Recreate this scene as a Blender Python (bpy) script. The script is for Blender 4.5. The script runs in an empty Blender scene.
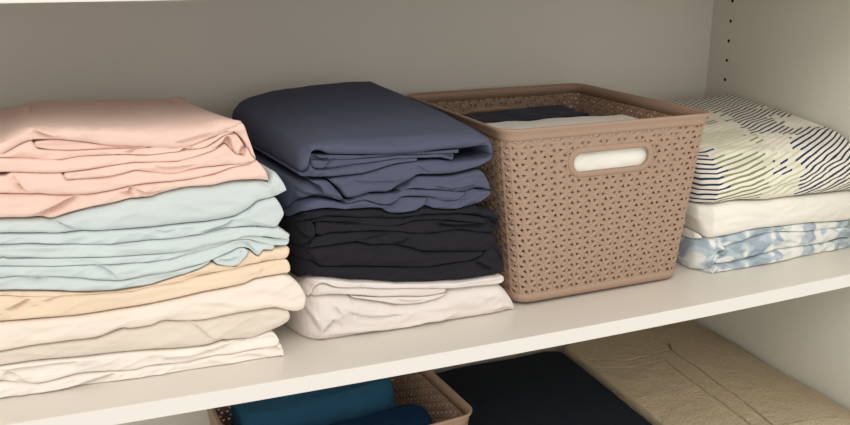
import bpy, bmesh, math
import numpy as np
from mathutils import Matrix, Vector

# ------------------------------------------------------------------ helpers
scene = bpy.context.scene
COL = scene.collection


def link(o, parent=None):
    COL.objects.link(o)
    if parent is not None:
        o.parent = parent
    return o


def tag(o, label=None, cat=None, group=None, kind=None):
    if label: o['label'] = label
    if cat: o['category'] = cat
    if group: o['group'] = group
    if kind: o['kind'] = kind
    return o


def thing(name, loc, label, cat, group=None, rz=0.0):
    o = bpy.data.objects.new(name, None)
    o.empty_display_size = .03
    o.location = loc
    o.rotation_euler = (0, 0, rz)
    link(o)
    return tag(o, label, cat, group)


def mesh_np(name, V, quads, mat, parent=None, ngons=(), smooth=True, uv=None, tris=None):
    """one mesh object from numpy arrays; vertices are given in world space when the parent has no rotation"""
    V = np.asarray(V, float)
    if parent is not None:
        V = V - np.array(parent.location)
    faces_i = [np.asarray(quads, np.int32).reshape(-1)]
    tot = [np.full(len(quads), 4, np.int32)]
    if tris is not None and len(tris):
        faces_i.append(np.asarray(tris, np.int32).reshape(-1)); tot.append(np.full(len(tris), 3, np.int32))
    for g in ngons:
        faces_i.append(np.asarray(g, np.int32)); tot.append(np.array([len(g)], np.int32))
    li = np.concatenate(faces_i); lt = np.concatenate(tot)
    me = bpy.data.meshes.new(name)
    me.vertices.add(len(V)); me.vertices.foreach_set('co', V.astype(np.float32).ravel())
    me.loops.add(len(li)); me.loops.foreach_set('vertex_index', li)
    me.polygons.add(len(lt))
    ls = np.zeros(len(lt), np.int32); ls[1:] = np.cumsum(lt)[:-1]
    me.polygons.foreach_set('loop_start', ls)
    me.polygons.foreach_set('loop_total', lt)
    me.polygons.foreach_set('use_smooth', np.full(len(lt), smooth, bool))
    me.update(calc_edges=True)
    me.validate()
    if uv is not None:
        l = me.uv_layers.new(name='UVMap')
        l.data.foreach_set('uv', np.asarray(uv, np.float32)[li].ravel())
    me.materials.append(mat)
    o = bpy.data.objects.new(name, me)
    return link(o, parent)


def bm_obj(name, bm, mat, parent=None, smooth=False):
    if parent is not None:
        bmesh.ops.translate(bm, verts=bm.verts, vec=-Vector(parent.location))
    bmesh.ops.recalc_face_normals(bm, faces=bm.faces)
    me = bpy.data.meshes.new(name)
    bm.to_mesh(me); bm.free()
    for p in me.polygons: p.use_smooth = smooth
    me.materials.append(mat)
    return link(bpy.data.objects.new(name, me), parent)


def box(bm, x0, x1, y0, y1, z0, z1, bev=0.0):
    r = bmesh.ops.create_cube(bm, size=1)
    for v in r['verts']:
        v.co = Vector(((x0 + x1) / 2 + v.co.x * (x1 - x0), (y0 + y1) / 2 + v.co.y * (y1 - y0), (z0 + z1) / 2 + v.co.z * (z1 - z0)))
    if bev:
        es = list({e for v in r['verts'] for e in v.link_edges})
        bmesh.ops.bevel(bm, geom=es, offset=bev, segments=2, affect='EDGES')


# ---- vectorised gradient noise
_rng = np.random.RandomState(7)
_perm = _rng.permutation(256); _perm = np.concatenate([_perm, _perm, _perm])
_grad = _rng.normal(size=(256, 3)); _grad /= np.linalg.norm(_grad, axis=1)[:, None]


def noise(x, y, z):
    xi, yi, zi = np.floor(x).astype(int), np.floor(y).astype(int), np.floor(z).astype(int)
    xf, yf, zf = x - xi, y - yi, z - zi
    u, v, w = [t * t * t * (t * (t * 6 - 15) + 10) for t in (xf, yf, zf)]
    out = 0
    for a in (0, 1):
        for b in (0, 1):
            for c in (0, 1):
                h = _perm[_perm[_perm[(xi + a) & 255] + ((yi + b) & 255)] + ((zi + c) & 255)]
                g = _grad[h]
                d = g[..., 0] * (xf - a) + g[..., 1] * (yf - b) + g[..., 2] * (zf - c)
                out = out + d * (u if a else 1 - u) * (v if b else 1 - v) * (w if c else 1 - w)
    return out * 1.6


def shelf_z(x):
    """top of the main shelf: it sags a few millimetres between its supports"""
    x = np.clip(np.asarray(x, float), -.15, 1.06)
    return .0249 * x * x - .0218 * x + .0013


# ------------------------------------------------------------------ materials
def newmat(name):
    m = bpy.data.materials.new(name); m.use_nodes = True
    nt = m.node_tree; b = nt.nodes['Principled BSDF']
    return m, nt, b


def N(nt, typ, **kw):
    n = nt.nodes.new(typ)
    for k, v in kw.items():
        if k.startswith('i_'):
            n.inputs[int(k[2:]) if k[2:].isdigit() else k[2:].replace('_', ' ')].default_value = v
        else:
            setattr(n, k, v)
    return n


def math_(nt, op, a, b=None, c=None):
    n = nt.nodes.new('ShaderNodeMath'); n.operation = op
    for i, v in enumerate((a, b, c)):
        if v is None: continue
        if isinstance(v, (int, float)): n.inputs[i].default_value = v
        else: nt.links.new(v, n.inputs[i])
    return n.outputs[0]


def lin(h):
    c = [v / 255 for v in h]
    return tuple([(v / 12.92 if v <= .04045 else ((v + .055) / 1.055) ** 2.4) for v in c] + [1.0])


def cloth(name, col, var=.06, rough=.9, weave=1.0, sheen=.15):
    m, nt, b = newmat(name)
    tc = N(nt, 'ShaderNodeTexCoord')
    no = N(nt, 'ShaderNodeTexNoise', i_Scale=18.0, i_Detail=3.0)
    nt.links.new(tc.outputs['Object'], no.inputs['Vector'])
    mix = N(nt, 'ShaderNodeMix', data_type='RGBA')
    c = lin(col)
    mix.inputs[6].default_value = tuple(v * (1 - var) for v in c[:3]) + (1,)
    mix.inputs[7].default_value = tuple(min(1, v * (1 + var)) for v in c[:3]) + (1,)
    nt.links.new(no.outputs['Fac'], mix.inputs[0])
    nt.links.new(mix.outputs[2], b.inputs['Base Color'])
    b.inputs['Roughness'].default_value = rough
    b.inputs['Specular IOR Level'].default_value = .2
    b.inputs['Sheen Weight'].default_value = sheen
    b.inputs['Sheen Roughness'].default_value = .5
    if weave:
        fine = N(nt, 'ShaderNodeTexNoise', i_Scale=900.0, i_Detail=1.0)
        nt.links.new(tc.outputs['Object'], fine.inputs['Vector'])
        soft = N(nt, 'ShaderNodeTexNoise', i_Scale=55.0, i_Detail=2.0)
        mp = N(nt, 'ShaderNodeMapping'); mp.inputs['Scale'].default_value = (.5, 1, 1.6)
        nt.links.new(tc.outputs['Object'], mp.inputs[0]); nt.links.new(mp.outputs[0], soft.inputs['Vector'])
        s = math_(nt, 'MULTIPLY_ADD', soft.outputs['Fac'], 4.0, fine.outputs['Fac'])
        bp = N(nt, 'ShaderNodeBump'); bp.inputs['Strength'].default_value = .35 * weave; bp.inputs['Distance'].default_value = .0006
        nt.links.new(s, bp.inputs['Height']); nt.links.new(bp.outputs[0], b.inputs['Normal'])
    return m


def terry(name, col, var=.12, dist=.0022, scale=420.0):
    m, nt, b = newmat(name)
    tc = N(nt, 'ShaderNodeTexCoord')
    a = N(nt, 'ShaderNodeTexNoise', i_Scale=scale, i_Detail=3.0, i_Roughness=.7)
    g = N(nt, 'ShaderNodeTexNoise', i_Scale=70.0, i_Detail=2.0)
    for n in (a, g): nt.links.new(tc.outputs['Object'], n.inputs['Vector'])
    s = math_(nt, 'MULTIPLY_ADD', g.outputs['Fac'], .9, a.outputs['Fac'])
    mix = N(nt, 'ShaderNodeMix', data_type='RGBA'); c = lin(col)
    mix.inputs[6].default_value = tuple(v * (1 - var) for v in c[:3]) + (1,)
    mix.inputs[7].default_value = tuple(min(1, v * (1 + var)) for v in c[:3]) + (1,)
    nt.links.new(a.outputs['Fac'], mix.inputs[0]); nt.links.new(mix.outputs[2], b.inputs['Base Color'])
    b.inputs['Roughness'].default_value = 1.0; b.inputs['Specular IOR Level'].default_value = .05
    b.inputs['Sheen Weight'].default_value = 0.0
    bp = N(nt, 'ShaderNodeBump'); bp.inputs['Strength'].default_value = .9; bp.inputs['Distance'].default_value = dist
    nt.links.new(s, bp.inputs['Height']); nt.links.new(bp.outputs[0], b.inputs['Normal'])
    return m


def plain(name, col, rough=.5, spec=.5, bump=0.0, bscale=300.0, var=0.0):
    m, nt, b = newmat(name)
    b.inputs['Roughness'].default_value = rough
    b.inputs['Specular IOR Level'].default_value = spec
    tc = N(nt, 'ShaderNodeTexCoord')
    no = N(nt, 'ShaderNodeTexNoise', i_Scale=3.0, i_Detail=4.0)
    nt.links.new(tc.outputs['Object'], no.inputs['Vector'])
    mix = N(nt, 'ShaderNodeMix', data_type='RGBA'); c = lin(col)
    mix.inputs[6].default_value = tuple(v * (1 - var) for v in c[:3]) + (1,)
    mix.inputs[7].default_value = tuple(min(1, v * (1 + var)) for v in c[:3]) + (1,)
    nt.links.new(no.outputs['Fac'], mix.inputs[0]); nt.links.new(mix.outputs[2], b.inputs['Base Color'])
    if bump:
        f = N(nt, 'ShaderNodeTexNoise', i_Scale=bscale, i_Detail=2.0)
        nt.links.new(tc.outputs['Object'], f.inputs['Vector'])
        bp = N(nt, 'ShaderNodeBump'); bp.inputs['Strength'].default_value = bump; bp.inputs['Distance'].default_value = .0004
        nt.links.new(f.outputs['Fac'], bp.inputs['Height']); nt.links.new(bp.outputs[0], b.inputs['Normal'])
    return m


def striped_quilt(name):
    """white quilt cotton printed with short slanting strokes in navy, olive and pale patches"""
    m, nt, b = newmat(name)
    L = nt.links.new
    uvn = N(nt, 'ShaderNodeUVMap', uv_map='UVMap')
    sx = N(nt, 'ShaderNodeSeparateXYZ'); L(uvn.outputs[0], sx.inputs[0])
    u, v = sx.outputs[0], sx.outputs[1]
    wob = N(nt, 'ShaderNodeTexNoise', i_Scale=14.0, i_Detail=1.0); L(uvn.outputs[0], wob.inputs['Vector'])
    du = math_(nt, 'SUBTRACT', u, .78)
    lean = math_(nt, 'MULTIPLY', du, math_(nt, 'MULTIPLY_ADD', du, -.7, -.20))       # strokes lean more towards the right
    w = math_(nt, 'MULTIPLY_ADD', wob.outputs['Fac'], .012, math_(nt, 'ADD', v, lean))
    t = math_(nt, 'MULTIPLY', w, 1 / STRIPE)
    idx = math_(nt, 'FLOOR', t); fr = math_(nt, 'FRACT', t)
    wn = N(nt, 'ShaderNodeTexWhiteNoise', noise_dimensions='1D'); L(idx, wn.inputs['W'])
    uj = math_(nt, 'MULTIPLY_ADD', wn.outputs['Value'], .022, math_(nt, 'SUBTRACT', u, .011))
    vc = math_(nt, 'SUBTRACT', v, math_(nt, 'MULTIPLY', math_(nt, 'SUBTRACT', fr, .5), STRIPE))
    white = lin((230, 223, 208))
    navy, olive, pale, slate_ = lin((36, 60, 88)), lin((132, 138, 96)), lin((196, 200, 168)), lin((98, 116, 130))
    patches = [(.62, .80, -.245, -.09, pale), (.74, .797, -.40, -.245, navy), (.797, .872, -.345, -.262, olive), (.80, .895, -.262, -.185, pale),
               (.872, .945, -.335, -.268, pale), (.888, .915, -.303, -.280, navy), (.935, 1.08, -.40, -.238, navy), (.955, 1.08, -.238, -.205, navy),
               (.905, .992, -.212, -.140, navy), (.926, 1.01, -.140, -.088, navy), (.885, .908, -.240, -.215, olive), (.88, 1.08, -.088, .02, slate_),
               (1.012, 1.08, -.150, -.10, navy), (.80, .845, -.40, -.350, olive), (.83, .885, -.150, -.110, slate_)]
    cur = None; alpha = None
    for u0, u1, v0, v1, pc in patches:
        m_ = math_(nt, 'MULTIPLY', math_(nt, 'MULTIPLY', math_(nt, 'GREATER_THAN', uj, u0), math_(nt, 'LESS_THAN', uj, u1)),
                   math_(nt, 'MULTIPLY', math_(nt, 'GREATER_THAN', vc, v0), math_(nt, 'LESS_THAN', vc, v1)))
        mx = N(nt, 'ShaderNodeMix', data_type='RGBA'); mx.inputs[7].default_value = pc
        L(m_, mx.inputs[0])
        if cur is None: mx.inputs[6].default_value = pale; alpha = m_
        else: L(cur, mx.inputs[6]); alpha = math_(nt, 'MAXIMUM', alpha, m_)
        cur = mx.outputs[2]
    band = math_(nt, 'LESS_THAN', math_(nt, 'ABSOLUTE', math_(nt, 'SUBTRACT', fr, .5)), .19)
    line = math_(nt, 'MULTIPLY', band, alpha)
    mix = N(nt, 'ShaderNodeMix', data_type='RGBA'); mix.inputs[6].default_value = white
    L(line, mix.inputs[0]); L(cur, mix.inputs[7]); L(mix.outputs[2], b.inputs['Base Color'])
    b.inputs['Roughness'].default_value = .9; b.inputs['Specular IOR Level'].default_value = .15
    q = N(nt, 'ShaderNodeTexNoise', i_Scale=45.0, i_Detail=2.0); L(uvn.outputs[0], q.inputs['Vector'])
    qq = math_(nt, 'MULTIPLY_ADD', math_(nt, 'SINE', math_(nt, 'MULTIPLY', t, 6.283)), -.25, q.outputs['Fac'])
    bp = N(nt, 'ShaderNodeBump'); bp.inputs['Strength'].default_value = .5; bp.inputs['Distance'].default_value = .002
    L(qq, bp.inputs['Height']); L(bp.outputs[0], b.inputs['Normal'])
    return m


def floral_cloth(name):
    """white cotton printed with watery blue leaves"""
    m, nt, b = newmat(name); L = nt.links.new
    tc = N(nt, 'ShaderNodeUVMap', uv_map='UVMap')
    n1 = N(nt, 'ShaderNodeTexNoise', i_Scale=26.0, i_Detail=1.5, i_Distortion=1.2); L(tc.outputs[0], n1.inputs['Vector'])
    n2 = N(nt, 'ShaderNodeTexNoise', i_Scale=60.0, i_Detail=2.0); L(tc.outputs[0], n2.inputs['Vector'])
    r = N(nt, 'ShaderNodeValToRGB'); el = r.color_ramp.elements
    el[0].position = .40; el[0].color = lin((160, 172, 182)); el[1].position = .58; el[1].color = lin((230, 230, 224))
    for p, c in ((.44, (182, 193, 200)), (.475, (185, 198, 204)), (.50, (198, 208, 211)), (.515, (226, 228, 223))):
        e = el.new(p); e.color = lin(c)
    L(n1.outputs['Fac'], r.inputs[0])
    mix = N(nt, 'ShaderNodeMix', data_type='RGBA', blend_type='MULTIPLY'); mix.inputs[0].default_value = .35
    g = N(nt, 'ShaderNodeValToRGB'); g.color_ramp.elements[0].color = lin((207, 216, 222)); g.color_ramp.elements[0].position = .4; g.color_ramp.elements[1].position = .55
    L(n2.outputs['Fac'], g.inputs[0]); L(r.outputs[0], mix.inputs[6]); L(g.outputs[0], mix.inputs[7])
    L(mix.outputs[2], b.inputs['Base Color'])
    b.inputs['Roughness'].default_value = .9; b.inputs['Specular IOR Level'].default_value = .15
    return m


STRIPE = .0086
M = {}
M['pink'] = cloth('pink_cotton', (232, 200, 186))
M['lightblue'] = cloth('pale_blue_cotton', (198, 208, 207))
M['peach'] = cloth('peach_cotton', (228, 206, 181))
M['ivory'] = cloth('ivory_cotton', (231, 218, 205))
M['greycream'] = cloth('grey_cream_cotton', (218, 206, 192))
M['white'] = cloth('white_cotton', (234, 226, 216))
M['slate'] = cloth('slate_blue_cotton', (81, 86, 105), sheen=.0)
M['black'] = cloth('charcoal_cotton', (33, 32, 38), sheen=.0)
M['pinkwhite'] = cloth('blush_white_cotton', (223, 214, 209))
M['cream'] = cloth('cream_cotton', (232, 227, 216))
M['inner'] = cloth('white_inner_cotton', (234, 230, 219))
M['navycloth'] = cloth('navy_cloth', (35, 38, 58), sheen=.05)
M['quilt'] = striped_quilt('striped_quilt_cotton')
M['floral'] = floral_cloth('floral_cotton')
M['teal'] = terry('teal_terry', (53, 99, 130))
M['navytowel'] = terry('navy_terry', (26, 52, 80))
M['charcoal'] = terry('charcoal_terry', (36, 40, 46))
M['mat'] = terry('beige_terry', (189, 173, 145), dist=.0060, scale=240.0)
M['plastic'] = plain('taupe_plastic', (163, 135, 115), rough=.42, spec=.4, var=.02)
M['laminate'] = plain('white_laminate', (219, 212, 201), rough=.3, spec=.5, bump=.04, var=.015)
M['edge'] = plain('white_edge_band', (224, 218, 212), rough=.35, spec=.4, var=.01)
M['panel'] = plain('back_panel', (226, 221, 213), rough=.55, spec=.3, bump=.05, var=.02)
M['side'] = plain('side_panel', (220, 216, 204), rough=.5, spec=.3, bump=.05, var=.02)
M['hole'] = plain('dark_hole', (42, 36, 30), rough=.8, spec=.1)


# ------------------------------------------------------------------ folded cloth
def poly_dist(px, pz, pts):
    best = np.full(px.shape, 1e9); sgn = np.ones(px.shape)
    for (x0, z0), (x1, z1) in zip(pts[:-1], pts[1:]):
        dx, dz = x1 - x0, z1 - z0; l2 = dx * dx + dz * dz + 1e-12
        t = np.clip(((px - x0) * dx + (pz - z0) * dz) / l2, 0, 1)
        ex, ez = px - (x0 + t * dx), pz - (z0 + t * dz)
        d = np.hypot(ex, ez)
        s = np.sign(dx * (pz - z0) - dz * (px - x0)) * (1 if dx >= 0 else -1)
        m = d < best
        best = np.where(m, d, best); sgn = np.where(m, s, sgn)
    return best, sgn


def pchip(xq, P):
    """monotone cubic through the points, so fold lines curve instead of kinking"""
    xp, yp_ = P[:, 0], P[:, 1]
    h = np.diff(xp); dl = np.diff(yp_) / h
    m = np.zeros(len(xp)); m[0], m[-1] = dl[0], dl[-1]
    if len(xp) > 2:
        w1, w2 = 2 * h[1:] + h[:-1], h[1:] + 2 * h[:-1]
        same = dl[:-1] * dl[1:] > 0
        with np.errstate(divide='ignore', invalid='ignore'):
            hm_ = (w1 + w2) / (w1 / dl[:-1] + w2 / dl[1:])
        m[1:-1] = np.where(same, hm_, .35 * (dl[:-1] + dl[1:]) / 2)
    i = np.clip(np.searchsorted(xp, xq) - 1, 0, len(h) - 1)
    t = np.clip((xq - xp[i]) / h[i], 0, 1)
    return ((2 * t ** 3 - 3 * t * t + 1) * yp_[i] + (t ** 3 - 2 * t * t + t) * h[i] * m[i] + (3 * t * t - 2 * t ** 3) * yp_[i + 1] + (t ** 3 - t * t) * h[i] * m[i + 1])


def fold(name, parent, mat, Tp, Bp, Y, depth=.26, dy=0.0, r=None, e=3.5, rp=.0055, amp=.0023, minh=0.0, creases=(), top=False,
         skl=0.0, skr=0.0, rise=(0.0, 0.0), bulge=0.0, seed=0, nx=None, nn=34, on_shelf=False, topfn=None, nt=None, front=None, backT=None, flat_right=False, rl=None, re=None, gap=.0003, span=None):
    """one fold of cloth lying in a stack. Tp / Bp: upper and lower line of its rolled front edge (x, z in mm) at depth Y;
    it runs `depth` metres back from there, with a rounded nose in front, rounded ends and small wrinkles."""
    Tp = np.array(Tp, float) / 1000; Bp = np.array(Bp, float) / 1000
    for A in (Tp, Bp):
        for i in range(1, len(A)):
            if A[i, 0] <= A[i - 1, 0]: A[i, 0] = A[i - 1, 0] + 1e-4
    x0 = min(Tp[0, 0], Bp[0, 0]); x1 = max(Tp[-1, 0], Bp[-1, 0])
    W = x1 - x0
    if nx is None: nx = int(np.clip(W / .0015, 40, 260))
    s = np.linspace(0, 1, nx)
    s = s * .82 + .18 * (.5 - .5 * np.cos(np.pi * s))
    x = x0 + W * s
    zt = pchip(x, Tp); zb = pchip(x, Bp)
    if zb.min() > -.03: zb = np.maximum(zb, shelf_z(x) + .0006)
    for a in (zt, zb):
        for _ in range(1):
            a[1:-1] = .25 * a[:-2] + .5 * a[1:-1] + .25 * a[2:]
    if on_shelf:
        zb = shelf_z(x) + .0006
        zt = np.maximum(zt, zb + .001)
    zt = np.maximum(zt - (0 if top else gap), zb + max(minh, .0008))
    de = np.minimum(x - x0, x1 - x)
    hm = zt - zb
    re = np.minimum(.5 * np.median(hm), .0042) if re is None else re
    ev = np.sqrt(np.clip(1 - (1 - np.clip((x - x0 if flat_right else de) / re, 0, 1)) ** 2, .02, 1))
    mid = (zt + zb) / 2
    if on_shelf: mid = zb + (mid - zb) * ev
    h = hm * ev
    rr = np.minimum(h * .45, .008) if r is None else np.minimum(r, np.maximum(h * 1.0, .002))
    rlow = rr if rl is None else np.minimum(rr, rl)
    dr = x - x0 if flat_right else de
    rec = rp * (1 - np.sqrt(np.clip(1 - (1 - np.clip(dr / rp, 0, 1)) ** 2, 0, 1)))
    y0 = np.full(nx, float(Y)) if front is None else np.interp(x, [p[0] / 1000 for p in front], [p[1] / 1000 for p in front])
    yf = y0 + dy + rec
    if nt is None: nt = 30 if top else 7
    nb = 5; nbk = 8
    # section parameter: top from back to front, nose, bottom front to back, back nose
    def sup(a):
        q = 7.0 if (on_shelf and a < 0) else e
        return np.sign(np.sin(a)) * np.abs(np.sin(a)) ** (2 / q), 1 - np.abs(np.cos(a)) ** (2 / q)
    tt = np.linspace(1, 0, nt, endpoint=False)
    if top: tt = tt ** 1.15
    # spread the nose samples evenly along its length
    da = np.linspace(np.pi / 2, -np.pi / 2, 800)
    hmed, rmed = float(np.median(h)), float(np.median(rr)); rlm = float(np.median(rlow))
    sz_, sy_ = np.array([sup(a) for a in da]).T
    lp = np.concatenate([[0], np.cumsum(np.hypot(np.diff(sz_ * hmed / 2), np.diff(sy_ * np.where(da >= 0, rmed, rlm))))])
    ang = np.interp(np.linspace(0, lp[-1], nn), lp, da)
    bt = np.linspace(0, 1, nb + 1)[1:]
    bang = np.linspace(-np.pi / 2, np.pi / 2, nbk + 1)[1:-1]
    nv = nt + nn + nb + len(bang)
    Xg = np.repeat(x[:, None], nv, 1); Yg = np.zeros((nx, nv)); Zg = np.zeros((nx, nv)); Wn = np.zeros(nv); NY = np.zeros(nv); NZ = np.zeros(nv)
    yb = Y + dy + depth - rec
    rb = np.minimum(h * .5, .02)
    k = 0
    for t in tt:
        Yg[:, k] = yf + rr + (yb - rb - yf - rr) * t; Zg[:, k] = mid + h / 2; Wn[k] = .6; NZ[k] = 1; k += 1
    for a in ang:
        sz, sy = sup(a); Yg[:, k] = yf + (rr if a >= 0 else rlow) * sy; Zg[:, k] = mid + h / 2 * sz; Wn[k] = 1; NY[k] = -np.cos(a); NZ[k] = np.sin(a); k += 1
    for t in bt:
        Yg[:, k] = yf + rlow + (yb - rb - yf - rlow) * t; Zg[:, k] = mid - h / 2; k += 1
    for a in bang:
        Yg[:, k] = yb - rb + rb * np.cos(a); Zg[:, k] = mid + h / 2 * np.sin(a); k += 1
    # depth dependent shape
    D = np.clip((Yg - (y0 + dy)[:, None]) / max(depth, 1e-6), 0, 1)
    U = ((Xg - x0) / W)
    up = (Zg - (mid - h / 2)[:, None]) / np.maximum(h, 1e-5)[:, None]
    if top:
        rs = rise[0] + (rise[1] - rise[0]) * np.clip(U, 0, 1)
        Zg += up * D ** .8 * rs
        Zg += up * bulge * np.sin(np.pi * np.clip(U, 0, 1)) ** .7 * np.sin(np.pi * D)
    if backT is not None:
        sa, sb = span if span else (x0, x1)
        xb_ = x + (skl * (1 - np.clip((x - sa) / (sb - sa), 0, 1)) + skr * np.clip((x - sa) / (sb - sa), 0, 1)) * depth
        zk = np.interp(xb_, [p[0] / 1000 for p in backT], [p[1] / 1000 for p in backT])
        drop = np.clip(D, 0, 1) ** .75 * (zk - zt)[:, None]
        Zg = np.where(up < .5, np.minimum(Zg, zt[:, None] + drop - .0015), Zg + up * drop)
    if topfn is not None:
        Zg += np.clip(up, 0, 1) * topfn(Xg, Yg)
    sa, sb = span if span else (x0, x1)
    US = np.clip((Xg - sa) / (sb - sa), 0, 1)
    Xg += (skl * (1 - US) + skr * US) * (Yg - y0[:, None])
    # wrinkles
    q = seed * 7.31
    n1 = noise(Xg * 14 + q, Yg * 26 + q, Zg * 55 + q)
    n2 = noise(Xg * 38 - q + Zg * 30, Yg * 45, Zg * 120 + q)
    n3 = 1 - np.abs(noise(Xg * 22 + Zg * 45 + q, Yg * 18 + 3, Zg * 60 - q)) * 2
    n4 = 1 - np.abs(noise(Xg * 34 - Zg * 70 - q, Yg * 24 + 9, Zg * 40 + q)) * 3.2
    patch = np.clip(.5 + 1.4 * noise(Xg * 9 + q, Yg * 9, Zg * 22 + 4), 0, 1)
    d = amp * (1.5 * n1 + .6 * n2 + 1.1 * patch * np.clip(n3, -1, 1) + .9 * (1 - patch) * np.clip(n4, -.3, 1))
    edge = np.clip(de / .004, 0, 1)[:, None]
    Zfac = np.where(NZ[None, :] < 0, .2, .7 if top else .3)
    Yg += NY[None, :] * d * Wn * edge
    Zg += NZ[None, :] * (1 if top else NY[None, :] ** 2) * d * Wn * Zfac * edge * (1 if not on_shelf else np.clip((Zg - shelf_z(Xg)) / .01, 0, 1))
    # tucks and creases in the front face
    for pts, dep in creases:
        pts = np.array(pts, float) / 1000
        if len(pts) > 2:
            pp = [pts[0]]
            for i in range(len(pts) - 1):
                p0 = pts[max(i - 1, 0)]; p1 = pts[i]; p2 = pts[i + 1]; p3 = pts[min(i + 2, len(pts) - 1)]
                for t in (.25, .5, .75, 1.0):
                    pp.append(.5 * (2 * p1 + (p2 - p0) * t + (2 * p0 - 5 * p1 + 4 * p2 - p3) * t * t + (3 * p1 - p0 - 3 * p2 + p3) * t ** 3))
            pts = np.array(pp)
        dist, sg = poly_dist(Xg, Zg, pts)
        ends = np.minimum(np.hypot(Xg - pts[0, 0], Zg - pts[0, 1]), np.hypot(Xg - pts[-1, 0], Zg - pts[-1, 1]))
        clen = max(1e-4, np.hypot(*(pts[-1] - pts[0])))
        fade = np.clip(ends / min(.012, clen * .35), 0, 1)
        fade = fade * fade * (3 - 2 * fade)
        prof = np.where(sg > 0, np.exp(-(dist / .0010) ** 2), np.exp(-dist / .0055)) - .30 * np.where(sg > 0, np.exp(-((dist - .003) / .003) ** 2), 0)
        wgt = np.clip(-NY, 0, 1)[None, :] ** .5 * np.clip(1 - (Yg - y0[:, None] - dy) / .03, 0, 1)
        Yg += 2.2 * dep * prof * fade * wgt
    if zb.min() > -.03:
        Zg = np.maximum(Zg, shelf_z(Xg) + .0004)
    V = np.stack([Xg, Yg, Zg], -1).reshape(-1, 3)
    i = np.arange(nx - 1)[:, None]; j = np.arange(nv)[None, :]; j2 = (j + 1) % nv
    Q = np.stack(np.broadcast_arrays(i * nv + j, i * nv + j2, (i + 1) * nv + j2, (i + 1) * nv + j), -1).reshape(-1, 4)
    cap0 = list(range(nv))[::-1]; cap1 = [(nx - 1) * nv + c for c in range(nv)]
    sec = np.zeros(nv); mi = nx // 2
    sec[1:] = np.cumsum(np.hypot(np.diff(Yg[mi]), np.diff(Zg[mi])))
    uv = np.stack([Xg, -np.repeat(sec[None, :], nx, 0)], -1).reshape(-1, 2)
    return mesh_np(name, V, Q, mat, parent, ngons=[cap0, cap1], uv=uv)


# ------------------------------------------------------------------ the cupboard
YF, YB, XR, XL = .8014, 1.2444, 1.0531, -.42
UP, LOW = .3984, -.42


def slab(name, z0fn, th, parent, mat, y0=None, y1=None):
    nx = 40; xs = np.linspace(XL, XR, nx); y0 = YF if y0 is None else y0; y1 = YB if y1 is None else y1
    V = []; 
    for x in xs:
        z = float(z0fn(x))
        V += [(x, y0, z), (x, y1, z), (x, y1, z - th), (x, y0, z - th)]
    Q = []
    for i in range(nx - 1):
        for j in range(4):
            Q.append((i * 4 + j, i * 4 + (j + 1) % 4, i * 4 + 4 + (j + 1) % 4, i * 4 + 4 + j))
    return mesh_np(name, V, Q, mat, parent, ngons=[(3, 2, 1, 0), tuple((nx - 1) * 4 + k for k in range(4))], smooth=False)


sh = thing('closet_shelf', (.45, YF, 0), 'long white shelf board carrying the linen stacks and the upright taupe basket', 'shelf')
slab('shelf_board', shelf_z, .019, sh, M['laminate'], y0=YF + .001)
slab('edge_band', lambda x: shelf_z(x) + .0001, .0192, sh, M['edge'], y0=YF - .0004, y1=YF + .001)
us = thing('closet_shelf', (.45, YF, UP), 'upper white shelf board, only a sliver of its front edge seen at top left', 'shelf')
slab('shelf_board', lambda x: UP + .019, .019, us, M['laminate'], y0=YF + .001)
slab('edge_band', lambda x: UP + .0191, .0192, us, M['edge'], y0=YF - .0004, y1=YF + .001)

ZT, ZBOT = 1.0, -.9


def structure(name, bm, mat):
    o = bm_obj(name, bm, mat); o['kind'] = 'structure'; return o


bm = bmesh.new(); box(bm, XL, XR, YB, YB + .016, ZBOT, ZT); structure('wall_back', bm, M['panel'])
bm = bmesh.new(); box(bm, XL - .018, XL, YF - .03, YB + .016, ZBOT, ZT); structure('wall_left', bm, M['side'])
bm = bmesh.new(); box(bm, XL, XR, YF, YB, LOW - .019, LOW); structure('floor', bm, M['laminate'])

# right side panel with its column of shelf-pin holes (real round openings, 5 mm)
yp, zp, ps = 1.1953, .3687, .03469
hz = [zp - ps * k for k in range(-3, 6)]
bm = bmesh.new()
def quad(pts): bm.faces.new([bm.verts.new((XR, y, z)) for y, z in pts])
hw = ps / 2
quad([(YF - .03, ZBOT), (yp - hw, ZBOT), (yp - hw, ZT), (YF - .03, ZT)])
quad([(yp + hw, ZBOT), (YB + .016, ZBOT), (YB + .016, ZT), (yp + hw, ZT)])
quad([(yp - hw, ZBOT), (yp + hw, ZBOT), (yp + hw, hz[-1] - hw), (yp - hw, hz[-1] - hw)])
quad([(yp - hw, hz[0] + hw), (yp + hw, hz[0] + hw), (yp + hw, ZT), (yp - hw, ZT)])
nseg = 16
for z in hz:
    inn = []; out = []
    for k in range(nseg):
        a = 2 * math.pi * k / nseg; c, s_ = math.cos(a), math.sin(a); m_ = max(abs(c), abs(s_))
        inn.append(bm.verts.new((XR, yp + .0031 * c, z + .0031 * s_))); out.append(bm.verts.new((XR, yp + hw * c / m_, z + hw * s_ / m_)))
    for k in range(nseg):
        bm.faces.new([inn[k], inn[(k + 1) % nseg], out[(k + 1) % nseg], out[k]])
for f in bm.faces: pass
box(bm, XR + .0125, XR + .018, YF - .03, YB + .016, ZBOT, ZT)
box(bm, XR, XR + .0125, YF - .03, YF - .0299, ZBOT, ZT)
wr = structure('wall_right', bm, M['side'])
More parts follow.
